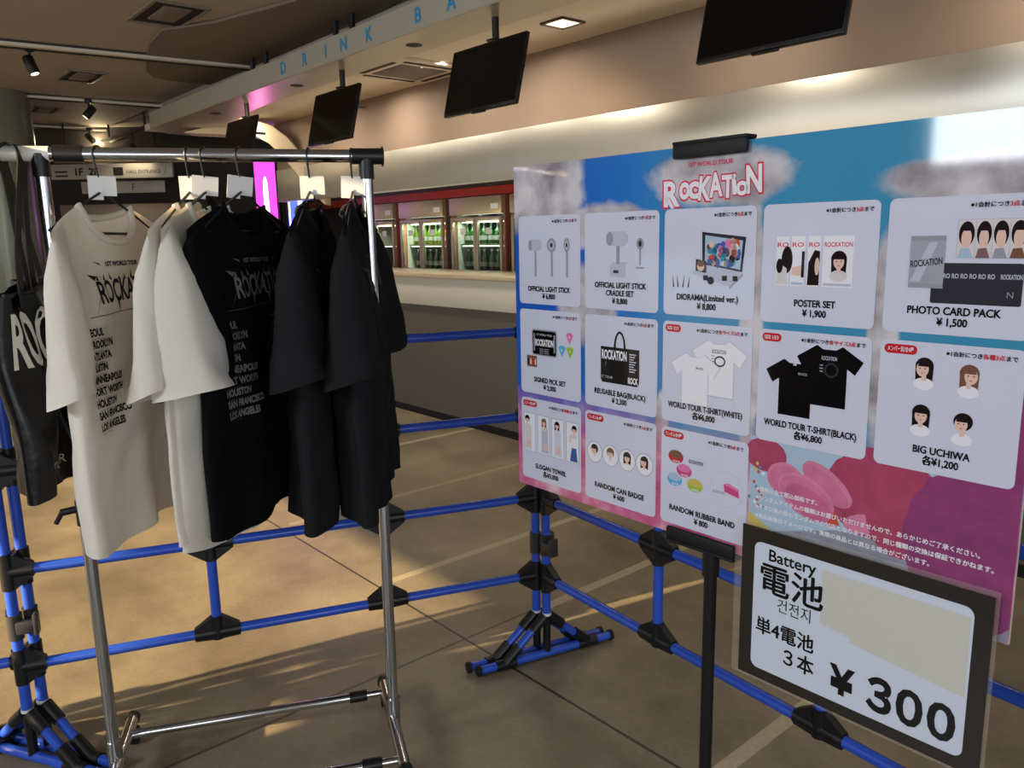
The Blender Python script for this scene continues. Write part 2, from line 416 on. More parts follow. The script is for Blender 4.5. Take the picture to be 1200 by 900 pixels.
# unseen wall behind the camera's left shoulder, holes shaped to throw sun patches
def sun_mask():
    mb = MB(); y = -2.9
    holes = [(-9.5, -3.28, 0, 1.19), (-3.235, -3.205, .84, .95), (-3.175, -3.15, .835, .912), (-3.132, -3.108, .83, .896), (-3.205, -3.155, .983, 1.014), (-3.115, -3.07, .988, 1.018),
             (-3.16, -3.115, 1.022, 1.056), (-2.915, -2.86, .925, .962), (-3.03, -2.96, .95, .968), (-3.10, -3.005, 1.12, 1.45), (-3.36, -3.26, 1.74, 1.93), (-2.90, -2.55, 2.36, 2.54)]
    rs = sorted({-12, 6.5} | {h[0] for h in holes} | {h[1] for h in holes}); zs = sorted({0, CEIL} | {h[2] for h in holes} | {h[3] for h in holes})
    for k in range(len(zs) - 1):
        start = None
        for i in range(len(rs)):
            open_ = i == len(rs) - 1 or any(h[0] <= rs[i] and rs[i + 1] <= h[1] and h[2] <= zs[k] and zs[k + 1] <= h[3] for h in holes)
            if not open_ and start is None: start = rs[i]
            if open_ and start is not None:
                mb.box((rs[i] - start, .012, zs[k + 1] - zs[k]), ((rs[i] + start) / 2, y, (zs[k] + zs[k + 1]) / 2), 'wall_grey'); start = None
    room(mb, 'wall_sun_mask', 'unseen wall with holes shaped to throw the sun patches', 'wall')
sun_mask()

# ------------------------------------------------------------------ the drink bar
def bar_counter():
    t = thing('bar_counter', 'long drink bar counter with white upper front and dark grey lower panel', 'counter', RN(-2.3, 3.47), ROOM_ROT)
    L = 10.4
    MB().box((L, .55, .035), (0, .255, 1.117), 'counter_top', .005).build('worktop', t)
    MB().box((L, .05, .21), (0, .025, .995), 'counter_white', .004).build('upper_front', t)
    MB().box((L, .05, .83), (0, .045, .475), 'counter_grey').build('lower_panel', t)
    MB().box((L, .04, .06), (0, .05, .03), 'toe_black').build('plinth', t)
bar_counter()

def canopy():
    t = thing('bar_canopy', 'hanging metal canopy with blue DRINK BAR lettering along its face', 'canopy', RN(0, 0), ROOM_ROT)
    pts = [(2.6, 2.42), (2.6, 2.73)]
    pts += [(-4.6, 2.70), (-5.6, 2.72), (-6.2, 2.74), (-6.9, 2.86), (-7.5, 3.05), (-7.98, 3.17), (-8.10, 2.98), (-8.05, 2.69), (-7.95, 2.52), (-7.82, 2.43), (-7.4, 2.42)]
    MB().slab(pts, 2.42, 2.425, 'soffit_metal').build('soffit', t)
    MB().slab([(x, y) for x, y in pts], 2.426, 2.56, 'fascia_paint').build('fascia', t)
    mb = MB()
    for ch, r in zip('DRINK', (-5.02, -4.715, -4.447, -4.235, -3.954)): mb.text(ch, r, 2.458, .105, 'sign_blue', 2.417, bold=.012)
    for ch, r in zip('BAR', (-3.484, -3.206, -2.93)): mb.text(ch, r, 2.458, .105, 'sign_blue', 2.417, bold=.012)
    mb.build('lettering', t, smooth=0, label='blue DRINK BAR letters')
    for r in (-5.78, -5.55, -4.55, -4.35, -3.0, -2.8):
        MB().cyl((r, 2.55, 2.56), (r, 2.55, CEIL), .018, 'track_black', seg=10).build('hanger_rod', t)
    for r in (-6.6, -5.15, -3.75, -2.3):
        MB().lathe([(.045, 2.418), (.045, 2.4199)], 'vent_dark', (r, 2.57, 0), 20).build('recessed_spot', t)
    return t
canopy()

def hanging_tv(r, label):
    t = thing('hanging_tv', label, 'television', RN(r, 2.5, 2.144), ROOM_ROT, 'televisions hanging under the bar canopy')
    R = Matrix.Rotation(math.radians(-14), 4, 'X')        # top leans out over the hall
    MB().box((.548, .022, .325), (0, 0, 0), 'bezel_black', .004, R).build('housing', t)
    MB().rect(-.266, -.148, .266, .154, -.0115, 'screen_black', R).build('screen', t, smooth=0)
    MB().box((.30, .03, .20), (0, .026, -.02), 'bezel_black', .006, R).build('back_cover', t)
    MB().box((.10, .012, .012), (0, -.002, -.166), 'bezel_black', .002, R).build('sensor_lip', t)
    if r > -2: MB().text('SONY', 0, -.160, .010, 'grey_metal', -.0116, T=R).build('logo', t, smooth=0)
    MB().cyl((0, .075, .276), (0, .075, -.02), .017, 'track_black', seg=14).build('pole', t)
    MB().lathe([(.018, .165), (.042, .168), (.046, .174), (.020, .180)], 'track_black', (0, .075, 0)).build('collar', t)
    MB().box((.12, .05, .10), (0, .062, 0), 'bezel_black', .005).box((.03, .10, .016), (.10, .11, .05), 'grey_metal', .004).build('bracket', t)
    return t
for r, lb in ((-6.0, 'black television hanging under the canopy, farthest, beside the arch'), (-4.545, 'black television hanging under the canopy below the letter K'),
              (-3.07, 'black television hanging under the canopy near the square downlight'), (-1.545, 'large near black television hanging above the price board')):
    hanging_tv(r, lb)

def ceiling_cassette():
    t = thing('air_conditioner', 'square air conditioner cassette in the cream bar ceiling', 'air conditioner', RN(-4.62, 3.12, 2.5), ROOM_ROT)
    MB().box((.62, .62, .02), (0, 0, -.01), 'bar_ceiling', .006).build('panel', t)
    MB().box((.36, .36, .006), (0, 0, -.022), 'wall_grey', .002).build('grille', t)
    for a in range(4):
        R = Matrix.Rotation(a * PI / 2, 4, 'Z')
        MB().box((.40, .035, .004), (0, .245, -.021), 'vent_dark', T=R).build('louver', t)
ceiling_cassette()

def downlight(r, n, lb, sz=.17):
    t = thing('square_downlight', lb, 'ceiling light', RN(r, n, 2.5), ROOM_ROT)
    f = MB()
    for a in range(4): f.box((sz, .014, .012), (0, sz / 2 - .007, -.005), 'grey_metal', T=Matrix.Rotation(a * PI / 2, 4, 'Z'))
    f.build('rim', t)
    MB().box((sz - .03, sz - .03, .006), (0, 0, -.003), 'lamp_soft').build('diffuser', t)
    p = RN(r, n, 2.47)
    lamp('downlight_lamp', 'SPOT', p, 14, (1, .80, .55), aim(AN * .3 + Vector((0, 0, -1))), spot_size=math.radians(105), spot_blend=.9, shadow_soft_size=.07)
downlight(-3.17, 3.12, 'square lit downlight in the cream ceiling beside the hanging television')
for r, n in ((-7.2, 3.0), (-6.1, 3.0), (-5.2, 3.1), (-4.35, 3.1), (-3.6, 3.0), (-2.2, 3.0), (-1.0, 3.1), (.3, 3.1)):
    lamp('bar_downlight_lamp', 'AREA', RN(r, n, 2.48), 6.5 if r < -3 else 3.5, (1, .87, .70), aim(AN * .25 + Vector((0, 0, -1))), shape='DISK', size=.22, spread=math.radians(150))

lamp('bar_ceiling_fill', 'AREA', RN(-3.2, 3.62, 1.28), 16, (1, .88, .70), (PI - .35, 0, ROOM_ROT), shape='RECTANGLE', size=7, size_y=.15)  # added upward fill that brightens the bar ceiling, no fixture

# fridges behind the counter
FN = 4.4
room(MB().box((10.4, .5, .07), (-2.3 - 2.0, FN + .24, 1.785), 'fridge_red').box((10.4, .5, .12), (-4.3, FN + .25, 1.88), 'fridge_dark'), 'trim_valance', 'dark red valance over the fridges', 'trim')
SHELVES = (.62, .87, 1.10, 1.335, 1.545)
def fridge(rc, label, dim):
    w, d, h = .76, .55, 1.745
    t = thing('display_fridge', label, 'fridge', RN(rc, FN), ROOM_ROT, 'glass door fridges behind the counter')
    b = MB()
    b.box((.02, d, h), (-w / 2 + .01, d / 2, h / 2), 'fridge_body').box((.02, d, h), (w / 2 - .01, d / 2, h / 2), 'fridge_body')
    b.box((.006, d - .06, h - .1), (-w / 2 + .024, d / 2 + .02, h / 2), 'fridge_inner').box((.006, d - .06, h - .1), (w / 2 - .024, d / 2 + .02, h / 2), 'fridge_inner')
    b.box((w - .04, .02, h), (0, d - .01, h / 2), 'fridge_inner').box((w - .04, d - .02, .02), (0, d / 2 - .01, h - .01), 'fridge_inner').box((w - .04, d - .02, .06), (0, d / 2 - .01, .03), 'fridge_dark')
    b.build('cabinet', t)
    MB().box((w - .03, .03, .15), (0, -.016, h - .08), 'fridge_frame', .003).build('header', t)
    MB().rect(.23, h - .115, .33, h - .07, -.033, 'paper_white').build('header_sticker', t, smooth=0)
    for z in SHELVES: MB().box((w - .05, d - .12, .014), (0, .08 + (d - .12) / 2, z - .007), 'fridge_frame').build('shelf', t)
    for z in SHELVES[2:] + (h - .13,): MB().box((w - .1, .010, .007), (0, .088, z - .018), 'fridge_light').build('light_strip', t)
    for sx in (-1, 1):
        f = MB(); cx = sx * (w - .04) / 4; dw = (w - .05) / 2
        for x in (-1, 1): f.box((.028, .028, 1.50), (cx + x * (dw / 2 - .014), -.014, .82), 'fridge_frame', .003)
        for z in (.09, 1.555): f.box((dw - .056, .028, .03), (cx, -.014, z), 'fridge_frame', .003)
        fo = f.build('door', t)
        MB().box((dw - .056, .006, 1.435), (cx, -.012, .82), 'fridge_glass').build('pane', fo)
        MB().box((.012, .02, .22), (cx - sx * (dw / 2 - .014), -.038, 1.0), 'fridge_dark', .003).build('handle', fo)
        MB().rect(cx - .045, 1.42, cx + .035, 1.475, -.0165, 'paper_white').build('price_sticker', fo, smooth=0)
    return t
fridge(-7.235, 'glass door fridge at the far end, nearly empty shelves', True)
fridge(-6.395, 'lit glass door fridge full of yellow-green bottles', False)
fridge(-5.555, 'glass door fridge with dark green bottles beside the black pillar', True)
fridge(-4.715, 'glass door fridge half hidden by the price board', True)
room(MB().box((.06, .5, 1.78), (-5.975, FN + .25, .89), 'fridge_dark'), 'trim_1', 'black pillar between the fridges', 'trim')

def bottle_mesh(mb, m):
    prof = [(.026, 0), (.031, .006), (.031, .095), (.027, .118), (.013, .142), (.011, .165), (.013, .167), (.013, .172)]
    mb.lathe(prof, m, seg=12); mb.lathe([(.0135, .1725), (.0135, .186), (.010, .189)], 'bottle_cap', seg=12)
    mb.lathe([(.0315, .035), (.0315, .075)], 'paper_white', seg=12)
BOT = {}
for k in ('bottle_lime', 'bottle_green', 'bottle_clear'):
    mb = MB(); bottle_mesh(mb, k); BOT[k] = mb.mesh('bottle')
ORD = ['first', 'second', 'third', 'fourth', 'fifth', 'sixth', 'seventh', 'eighth']
for rc, nm, rows in ((-6.395, 'brightly lit fridge', ((1.335, 'bottle_lime', 'yellow-green', 'upper'), (1.10, 'bottle_clear', 'clear', 'lower'))),
                     (-5.555, 'fridge right of the pillar', ((1.335, 'bottle_green', 'dark green', 'upper'), (1.10, 'bottle_clear', 'pale clear', 'lower')))):
    for z, mk, cn, sh in rows:
        for i in range(8):
            x = -.31 + i * .0775 + (.02 if i > 3 else -.01) + random.uniform(-.004, .004)
            o = bpy.data.objects.new('bottle', BOT[mk]); COL.objects.link(o)
            o.location = RN(rc + x, FN + .14 + random.uniform(0, .02), z)
            tag(o, '%s bottle, %s on the %s shelf of the %s' % (cn, ORD[i], sh, nm), 'bottle', 'bottles on the %s shelf of the %s' % (sh, nm))
for i, x in enumerate((-.18, .16)):
    o = MB().box((.20, .14, .12), (0, 0, .06), 'purple_box', .006).box((.06, .142, .05), (0, 0, .06), 'ink_paleblue').build('drink_carton'); o.location = RN(-5.555 + x, FN + .25, 1.545 - .0) - Vector((0, 0, .0))
    o.location.z = 1.546; o.scale = (1, 1, .95); o.rotation_euler.z = ROOM_ROT
    tag(o, 'purple carton on the top shelf of the fridge, %s of two' % ('left' if i == 0 else 'right'), 'carton', 'purple cartons in the fridge')

# daylight-coloured lamps inside the fridges
lamp('fridge_lamp', 'AREA', RN(-6.395, FN + .045, 1.54), 7, (.93, 1, .85), (0, 0, ROOM_ROT), shape='RECTANGLE', size=.6, size_y=.05)
lamp('fridge_lamp', 'AREA', RN(-5.555, FN + .045, 1.54), 3, (.9, 1, .85), (0, 0, ROOM_ROT), shape='RECTANGLE', size=.6, size_y=.05)
lamp('fridge_lamp', 'AREA', RN(-7.235, FN + .045, 1.54), 4, (1, .95, .8), (0, 0, ROOM_ROT), shape='RECTANGLE', size=.6, size_y=.05)

# ------------------------------------------------------------------ ceiling fittings of the hall
def at_z(px, py, z):
    d = fw + cr * ((px - 600) / FPX) - cu * ((py - 450) / FPX)
    return Vector((0, 0, CAMZ)) + d * ((z - CAMZ) / d.z)
def vent(px, py, lr, ln, label):
    c = at_z(px, py, CEIL)
    t = thing('ceiling_vent', label, 'ceiling vent', c, ROOM_ROT, 'air vents in the dark ceiling')
    f = MB()
    f.box((lr, .02, .012), (0, ln / 2, -.006), 'vent_rim').box((lr, .02, .012), (0, -ln / 2, -.006), 'vent_rim')
    f.box((.02, ln, .012), (lr / 2, 0, -.006), 'vent_rim').box((.02, ln, .012), (-lr / 2, 0, -.006), 'vent_rim')
    f.build('rim', t)
    MB().box((lr - .02, ln - .02, .004), (0, 0, -.003), 'vent_dark').build('backing', t)
    MB().box((lr * .62, ln * .5, .012), (0.02, 0, -.008), 'dark_panel', .003).build('damper', t)
vent(197, 16, .50, .30, 'rectangular air vent in the dark ceiling nearest the camera')
vent(95, 89, .48, .26, 'smaller looking air vent in the dark ceiling beyond the first track')
vent(52, 128, .40, .22, 'farthest air vent in the dark ceiling near the column')
def hatch():
    c = at_z(266, 42, CEIL)
    t = thing('ceiling_hatch', 'flush access hatch with thin rim in the dark ceiling', 'hatch', c, ROOM_ROT)
    f = MB(); lr, ln = .46, .44
    for a, (l, dd) in enumerate(((lr, ln / 2), (ln, lr / 2), (lr, ln / 2), (ln, lr / 2))): f.box((l, .008, .006), (0, dd, -.003), 'vent_rim', T=Matrix.Rotation(a * PI / 2, 4, 'Z'))
    f.build('rim', t); MB().box((lr - .02, ln - .02, .003), (0, 0, -.0015), 'dark_panel').build('lid', t)
hatch()

def track(p0, p1, label, white=.03):
    p0 = at_z(*p0, CEIL); p1 = at_z(*p1, CEIL); d = p1 - p0; L = d.length
    t = thing('light_track', label, 'light track', p0, math.atan2(d.y, d.x), 'light tracks on the dark ceiling')
    MB().box((L, .034, .03), (L / 2, .03, -.030), 'track_black').build('rail', t)
    MB().box((L, white, .02), (L / 2, -.012, -.028), 'track_white').build('cover', t)
track((-6, 45), (305, 76), 'long light track with pale cover crossing the ceiling nearest the camera', .05)
track((30, 109), (203, 122), 'second light track crossing the ceiling behind the first')
track((30, 144), (182, 153), 'third light track, farthest along the ceiling')

def spotlight(px, py, label, tilt=(40, 0), lit=False):
    c = at_z(px, py, CEIL)
    t = thing('track_spotlight', label, 'spotlight', c, 0, 'spotlights on the ceiling tracks')
    MB().box((.05, .05, .03), (0, 0, -.03), 'track_black', .004).cyl((0, 0, -.045), (0, 0, -.11), .009, 'track_black', seg=10).build('stem', t)
    R = Matrix.Translation((0, 0, -.13)) @ Matrix.Rotation(math.radians(tilt[1]), 4, 'Z') @ Matrix.Rotation(math.radians(tilt[0]), 4, 'Y')
    MB().lathe([(.026, .06), (.034, .05), (.034, -.055), (.030, -.06)], 'track_black', T=R).build('head', t)
    MB().lathe([(.027, -.0605), (.027, -.0625)], 'lamp_warm' if lit else 'lamp_soft', T=R).build('lens', t)
    return c
spotlight(33, 52, 'black spotlight on the nearest track, pointing down', (-20, 0))
spotlight(103, 114, 'black spotlight on the second track', (40, 30))
c = spotlight(104, 148, 'glowing spotlight on the farthest track', (-60, 80), True)
lamp('spot_glow_lamp', 'POINT', c + Vector((.02, .05, -.16)), 25, (1, .78, .45), shadow_soft_size=.03)
lamp('spot_wash_lamp', 'SPOT', at_z(160, 140, CEIL) - Vector((0, 0, .12)), 60, (1, .78, .5), aim((-.3, -.2, -1)), spot_size=math.radians(100), spot_blend=.8, shadow_soft_size=.04)
def cable_tray():
    a, b_ = at_z(124, 166, 2.55), at_z(176, 149, 2.55)
    t = thing('hanging_track', 'short black lighting truss hanging below the ceiling beyond the canopy end', 'light track', a)
    d = b_ - a
    m = MB(); s = Vector((-d.y, d.x, 0)).normalized() * .05
    for k in (-1, 1): m.cyl(s * k, d + s * k, .016, 'track_black', seg=8)
    m.build('rail', t)
    for f in (.1, .9): MB().cyl(d * f, d * f + Vector((0, 0, CEIL - 2.55)), .012, 'track_black', seg=8).build('drop_rod', t)
    MB().cyl(d * .62, d * .62 - Vector((0, 0, .12)), .012, 'track_black', seg=8).lathe([(.02, .05), (.035, .03), (.035, -.05), (.03, -.055)], 'track_black', d * .62 - Vector((0, 0, .16)), 12).build('spot_head', t)
cable_tray()
# added dark plate drawn in place of the canopy's shadow on the ceiling
def bulkhead():  # added plate standing in for the canopy's shadow, not a bulkhead
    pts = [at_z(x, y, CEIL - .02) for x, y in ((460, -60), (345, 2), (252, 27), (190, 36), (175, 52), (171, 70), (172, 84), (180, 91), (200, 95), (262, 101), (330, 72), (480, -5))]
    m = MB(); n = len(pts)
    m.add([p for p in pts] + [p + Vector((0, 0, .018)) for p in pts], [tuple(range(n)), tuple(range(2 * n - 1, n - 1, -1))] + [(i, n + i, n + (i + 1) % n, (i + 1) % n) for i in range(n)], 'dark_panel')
    struct(m.build('ceiling_shadow_plate'), 'dark ceiling plate with a rounded corner standing in for the canopy shadow', 'ceiling')
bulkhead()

# ------------------------------------------------------------------ far end of the hall
FY = 9.3
struct(MB().box((14, .1, CEIL), (-5, FY + .25, CEIL / 2), 'wall_dark').build('wall_far'), 'dark far wall of the hall', 'wall')
def direction_sign():
    t = thing('hall_sign', 'long grey overhead sign reading HALL ENTRANCE with floor numbers', 'sign', (-4.42, FY - .15, 2.1))
    MB().box((1.36, .05, .16), (0, 0, .10), 'sign_silver', .004).build('board', t)
    m = MB(); y = -.0265
    m.text('1F', -.36, .06, .11, 'print_black', y, bold=.03).text('2F', -.20, .06, .11, 'print_black', y, bold=.03)
    m.rect(.02, .05, .13, .14, y, 'print_black'); m.text('HALL ENTRANCE', .36, .07, .055, 'print_darkgrey', y, bold=.01, sx=.9)
    m.text('/', .60, .06, .09, 'print_darkgrey', y); m.rect(-.63, .09, -.49, .11, y, 'print_darkgrey'); m.rect(-.63, .045, -.49, .065, y, 'print_darkgrey')
    m.build('lettering', t, smooth=0)
    for x in (-.5, .5): MB().cyl((x, 0, .18), (x, 0, CEIL - 2.1), .012, 'track_black', seg=8).build('hanger_rod', t)
direction_sign()
def partition():
    m = MB().box((1.75, .1, 2.08), (-4.30, FY, 1.04), 'wall_dark')
    m.box((1.3, .02, .85), (-4.45, FY - .06, 1.42), 'wall_grey').box((.25, .02, .6), (-3.62, FY - .06, 1.55), 'fridge_frame')
    struct(m.build('wall_partition'), 'dark partition wall below the hall sign', 'wall')
partition()
o = MB().box((.94, .03, .13), (0, 0, 0), 'sign_silver', .004).text('F', .12, -.035, .10, 'print_darkgrey', -.016).build('letter_strip'); o.location = (-4.35, FY - .075, 2.03)
tag(o, 'silver strip plate with the letter F on the dark partition', 'sign')
def led_panel(x, z0, z1, w, m, label, art):
    t = thing('led_display', label, 'light panel', (x, FY - .5, z0))
    MB().box((w + .05, .08, z1 - z0 + .04), (0, .05, (z1 - z0) / 2), 'bezel_black', .004).build('housing', t)
    MB().box((w, .01, z1 - z0), (0, .004, (z1 - z0) / 2), m).build('screen', t)
    a = MB(); art(a); a.build('artwork', t, smooth=0)
    MB().box((.3, .25, .03), (0, .05, .015 - z0), 'bezel_black').cyl((0, .05, -z0 + .03), (0, .05, 0), .03, 'bezel_black').build('stand', t)
def art1(a):
    a.flat([(-.03, .35), (.03, .35), (.022, .72), (.008, .78), (-.008, .78), (-.022, .72)], -.003, 'led_white'); a.ell(0, .30, .055, .10, -.003, 'led_white')
def art2(a):
    a.rect(-.085, .02, -.07, .88, -.003, 'led_white'); a.flat([(0, .2), (.07, .2), (.06, .62), (.03, .66)], -.003, 'led_white')
led_panel(-2.62, 1.30, 2.26, .22, 'led_pink', 'glowing pink light panel behind the black shirts', art1)
led_panel(-2.30, 1.30, 2.20, .18, 'led_blue', 'glowing blue light panel under the cream arch', art2)
struct(MB().lathe([(.32, 0), (.32, CEIL)], 'column_paint', (-4.52, 7.25, 0), 40).build('column'), 'round greenish grey column at the far left', 'column')
def far_posters():
    for i, (x, z, w, h, m) in enumerate(((-5.5, 1.55, .4, .55, 'photo_a'), (-5.5, .95, .4, .5, 'photo_c'))):
        o = MB().box((w, .02, h), (0, 0, 0), m).box((w * .5, .022, h * .4), (0, 0, .02), 'paper_white').build('wall_poster'); o.location = (x, FY - .1 + .285 - .05, z)
        tag(o, 'small %s poster on the far wall left of the column' % ('orange' if i == 0 else 'red'), 'poster')
far_posters()
def arch():
    y0 = 7.5
    outer = [(-2.95, 2.385), (-2.838, 2.406), (-2.571, 2.446), (-2.40, 2.47), (-2.274, 2.475), (-2.138, 2.43), (-2.013, 2.331), (-1.891, 2.186), (-1.687, 1.962), (-1.697, 1.72)]
    inner = [(-1.835, 1.858), (-1.957, 2.028), (-2.064, 2.166), (-2.173, 2.274), (-2.30, 2.345), (-2.58, 2.36), (-2.838, 2.375)]
    struct(MB().prism((outer + inner)[::-1], y0, y0 + .25, 'cream_paint').build('arch_beam', smooth=25), 'cream painted curved beam sweeping down beyond the televisions', 'beam')
arch()
lamp('arch_lamp', 'SPOT', (-1.9, 6.0, 2.3), 14, (1, .82, .55), aim((-.2, 1.5, -.1)), spot_size=math.radians(70), spot_blend=.9, shadow_soft_size=.1)

# ------------------------------------------------------------------ pipe barriers
PR = .014
RZ = (.29, .56, .834, 1.106)
def barrier(p0, p1, label, foot0, foot1, hook=True):
    p0 = Vector(p0); p1 = Vector(p1); d = p1 - p0; L = d.length; d.normalize()
    t = thing('pipe_barrier', label, 'barrier', p0, math.atan2(d.y, d.x), 'blue pipe barriers')
    top = RZ[-1]
    def joint(x, z, ends):
        lo = .02 if z == RZ[0] and 0 < x < L else .05; hi = .02 if z == RZ[-1] else .05
        m = MB().cyl((x, 0, z - lo), (x, 0, z + hi), PR + .004, 'black_plastic', seg=16)
        for sx in ends:
            m.cyl((x, 0, z), (x + sx * .062, 0, z), PR + .004, 'black_plastic', seg=16)
            m.prism([(x + sx * .014, z + hi), (x + sx * .062, z + .017), (x + sx * .062, z - .017), (x + sx * .014, z - lo)], -.011, .011, 'black_plastic')
        m.build('joint', t)
    for z in RZ:
        MB().cyl((0, 0, z), (L, 0, z), PR, 'blue_pipe').build('rail', t)
        for x, e in ((0, (1,)), (L / 3, (-1, 1)), (2 * L / 3, (-1, 1)), (L, (-1,))): joint(x, z, e)
    for x in (0, L): MB().cyl((x, 0, .16), (x, 0, top + .03), PR, 'blue_pipe').build('post', t)
    for x in (L / 3, 2 * L / 3): MB().cyl((x, 0, RZ[0]), (x, 0, top), PR, 'blue_pipe').build('upright', t)
    if hook:
        for x in (0, L): MB().cyl((x, 0, .37), (x, 0, .44), PR + .005, 'grey_plastic', seg=16).box((.05, .03, .035), (x + .03, -.01, .405), 'grey_plastic', .005).box((.012, .034, .06), (x + .052, -.01, .41), 'grey_plastic', .004).build('clip', t)
    for x, hdg in ((0, foot0), (L, foot1)):
        if hdg is None: continue
        a = math.radians(90 - hdg) - math.atan2(d.y, d.x)
        R = Matrix.Translation((x, 0, 0)) @ Matrix.Rotation(a, 4, 'Z')
        hl = .245
        f = MB().cyl((-hl, 0, .021), (hl, 0, .021), PR, 'blue_pipe', T=R).build('foot_bar', t)
        c_ = MB()
        for sx in (-1, 1): c_.cyl((sx * hl, 0, .021), (sx * (hl + .012), 0, .021), PR + .004, 'black_rubber', T=R)
        c_.build('end_cap', f)
        MB().cyl((0, 0, .02), (0, 0, .17), PR - .001, 'black_plastic', T=R).build('foot_stub', t)
        MB().cyl((0, 0, .157), (0, 0, .166), PR + .0015, 'white_tape', T=R).build('tape_ring', t)
        for sx in (-1, 1):
            b_ = MB().cyl((sx * .012, 0, .15), (sx * .15, 0, .028), PR - .001, 'blue_pipe', T=R)
            b_.cyl((sx * .008, 0, .153), (sx * .055, 0, .112), PR + .004, 'black_plastic', T=R).cyl((sx * .105, 0, .068), (sx * .155, 0, .024), PR + .004, 'black_plastic', T=R)
            b_.cyl((sx * .12, 0, .021), (sx * .19, 0, .021), PR + .004, 'black_plastic', T=R)
            b_.build('brace', t)
    return t
barrier((-1.335, 1.955, 0), (.067, 2.473, 0), 'blue pipe barrier with black joints behind the hanging shirts', 110, 64)
barrier((.100, 2.450, 0), (.972, 1.200, 0), 'blue pipe barrier with black joints running behind the price board', 64, 64)
barrier((-1.318, 1.998, 0), (-2.70, 1.50, 0), 'blue pipe barrier leaving the frame at the far left', 110, None)

# ------------------------------------------------------------------ garment rack
RB = 1.60
TL, TR = Vector((-1.038, 1.823, RB)), Vector((-.349, 2.020, RB))
BLp, BRp = Vector((-1.052, 1.850, .085)), Vector((-.352, 2.020, .085))
bd = (TR - TL); bd.z = 0; bd.normalize()
def rack():
    org = Vector((-.69, 1.93, 0))
    t = thing('garment_rack', 'chrome garment rack with black joints holding the shirts', 'clothes rack', org)
    P = dict(parent=t, off=org)
    MB().cyl(TL - bd * .115, TR + bd * .035, .0155, 'chrome', seg=24).build('hanging_rail', **P)
    MB().cyl(TL - bd * .120, TL - bd * .088, .0185, 'black_plastic').cyl(TL - bd * .13, TL - bd * .119, .017, 'black_plastic').build('end_cap', **P)
    MB().cyl(TL - bd * .086, TL + bd * .02, .0168, 'clear_tape').build('tape', **P)
    MB().cyl(TL + bd * .028, TL + bd * .088, .0195, 'black_plastic').build('rail_clamp', **P)
    MB().cyl(TR - bd * .035, TR + bd * .038, .0195, 'black_plastic').cyl(TR, TR - Vector((0, 0, .055)), .0185, 'black_plastic').cyl(TR + bd * .038, TR + bd * .042, .024, 'black_plastic').build('corner_joint', **P)
    MB().cyl(TL, TL - Vector((0, 0, .05)), .0185, 'black_plastic').build('corner_joint', **P)
    MB().cyl(BLp, TL, .0148, 'chrome', seg=24).build('post', **P)
    MB().cyl(BRp, TR - Vector((0, 0, .02)), .0148, 'chrome', seg=24).build('post', **P)
    # height clamp with lever on the left post
    k = (.76 - BLp.z) / (RB - BLp.z); c = BLp.lerp(TL, k)
    MB().cyl(c - Vector((0, 0, .03)), c + Vector((0, 0, .032)), .0195, 'black_plastic').cyl(c + Vector((0, 0, .012)), c + Vector((-.05, -.012, .004)), .009, 'black_plastic', seg=10).cyl(c + Vector((-.046, -.012, .008)), c + Vector((-.064, -.015, -.022)), .006, 'black_plastic', seg=8).build('height_clamp', **P)
    zf = .075
    def leg(bk, ft):
        l = MB().tube([bk, bk.lerp(ft, .5), ft], .016, 'chrome', 16).build('leg', **P)
        for q in (bk, ft):
            MB().cyl(q - Vector((0, 0, .0)), q - Vector((0, 0, .045)), .010, 'black_plastic', seg=10).build('caster_stem', **P)
            d_ = (ft - bk).normalized(); s_ = Vector((-d_.y, d_.x, 0))
            w = Vector((q.x, q.y, .025))
            MB().cyl(w - s_ * .010, w + s_ * .010, .025, 'black_rubber', seg=20).build('caster', **P)
            MB().cyl(q - d_ * (.012 if q is bk else -.004), q + d_ * (.004 if q is bk else -.012) * 1, .0185, 'black_plastic').build('leg_cap', **P)
    lb, lf = Vector((-1.095, 2.035, zf)), Vector((-.985, 1.62, zf))
    rb, rf = Vector((-.408, 2.195, zf)), Vector((-.287, 1.785, zf))
    leg(lb, lf); leg(rb, rf)
    # base joints where the posts meet the legs
    for q in (BLp, BRp): MB().cyl(q - Vector((0, 0, .028)), q + Vector((0, 0, .05)), .0185, 'chrome').build('post_socket', **P)
    def cross(a, b_, f):
        MB().cyl(a, b_, .0105, 'chrome', seg=16).cyl(a, a.lerp(b_, f), .0125, 'chrome', seg=16).build('crossbar', **P)
        d_ = (b_ - a).normalized(); q = a.lerp(b_, f)
        MB().cyl(q - d_ * .025, q + d_ * .025, .0165, 'black_plastic').build('crossbar_clamp', **P)
    cross(lb.lerp(lf, .18), rb.lerp(rf, .12), .885)
    cross(lb.lerp(lf, .90), rb.lerp(rf, .88), .89)
rack()

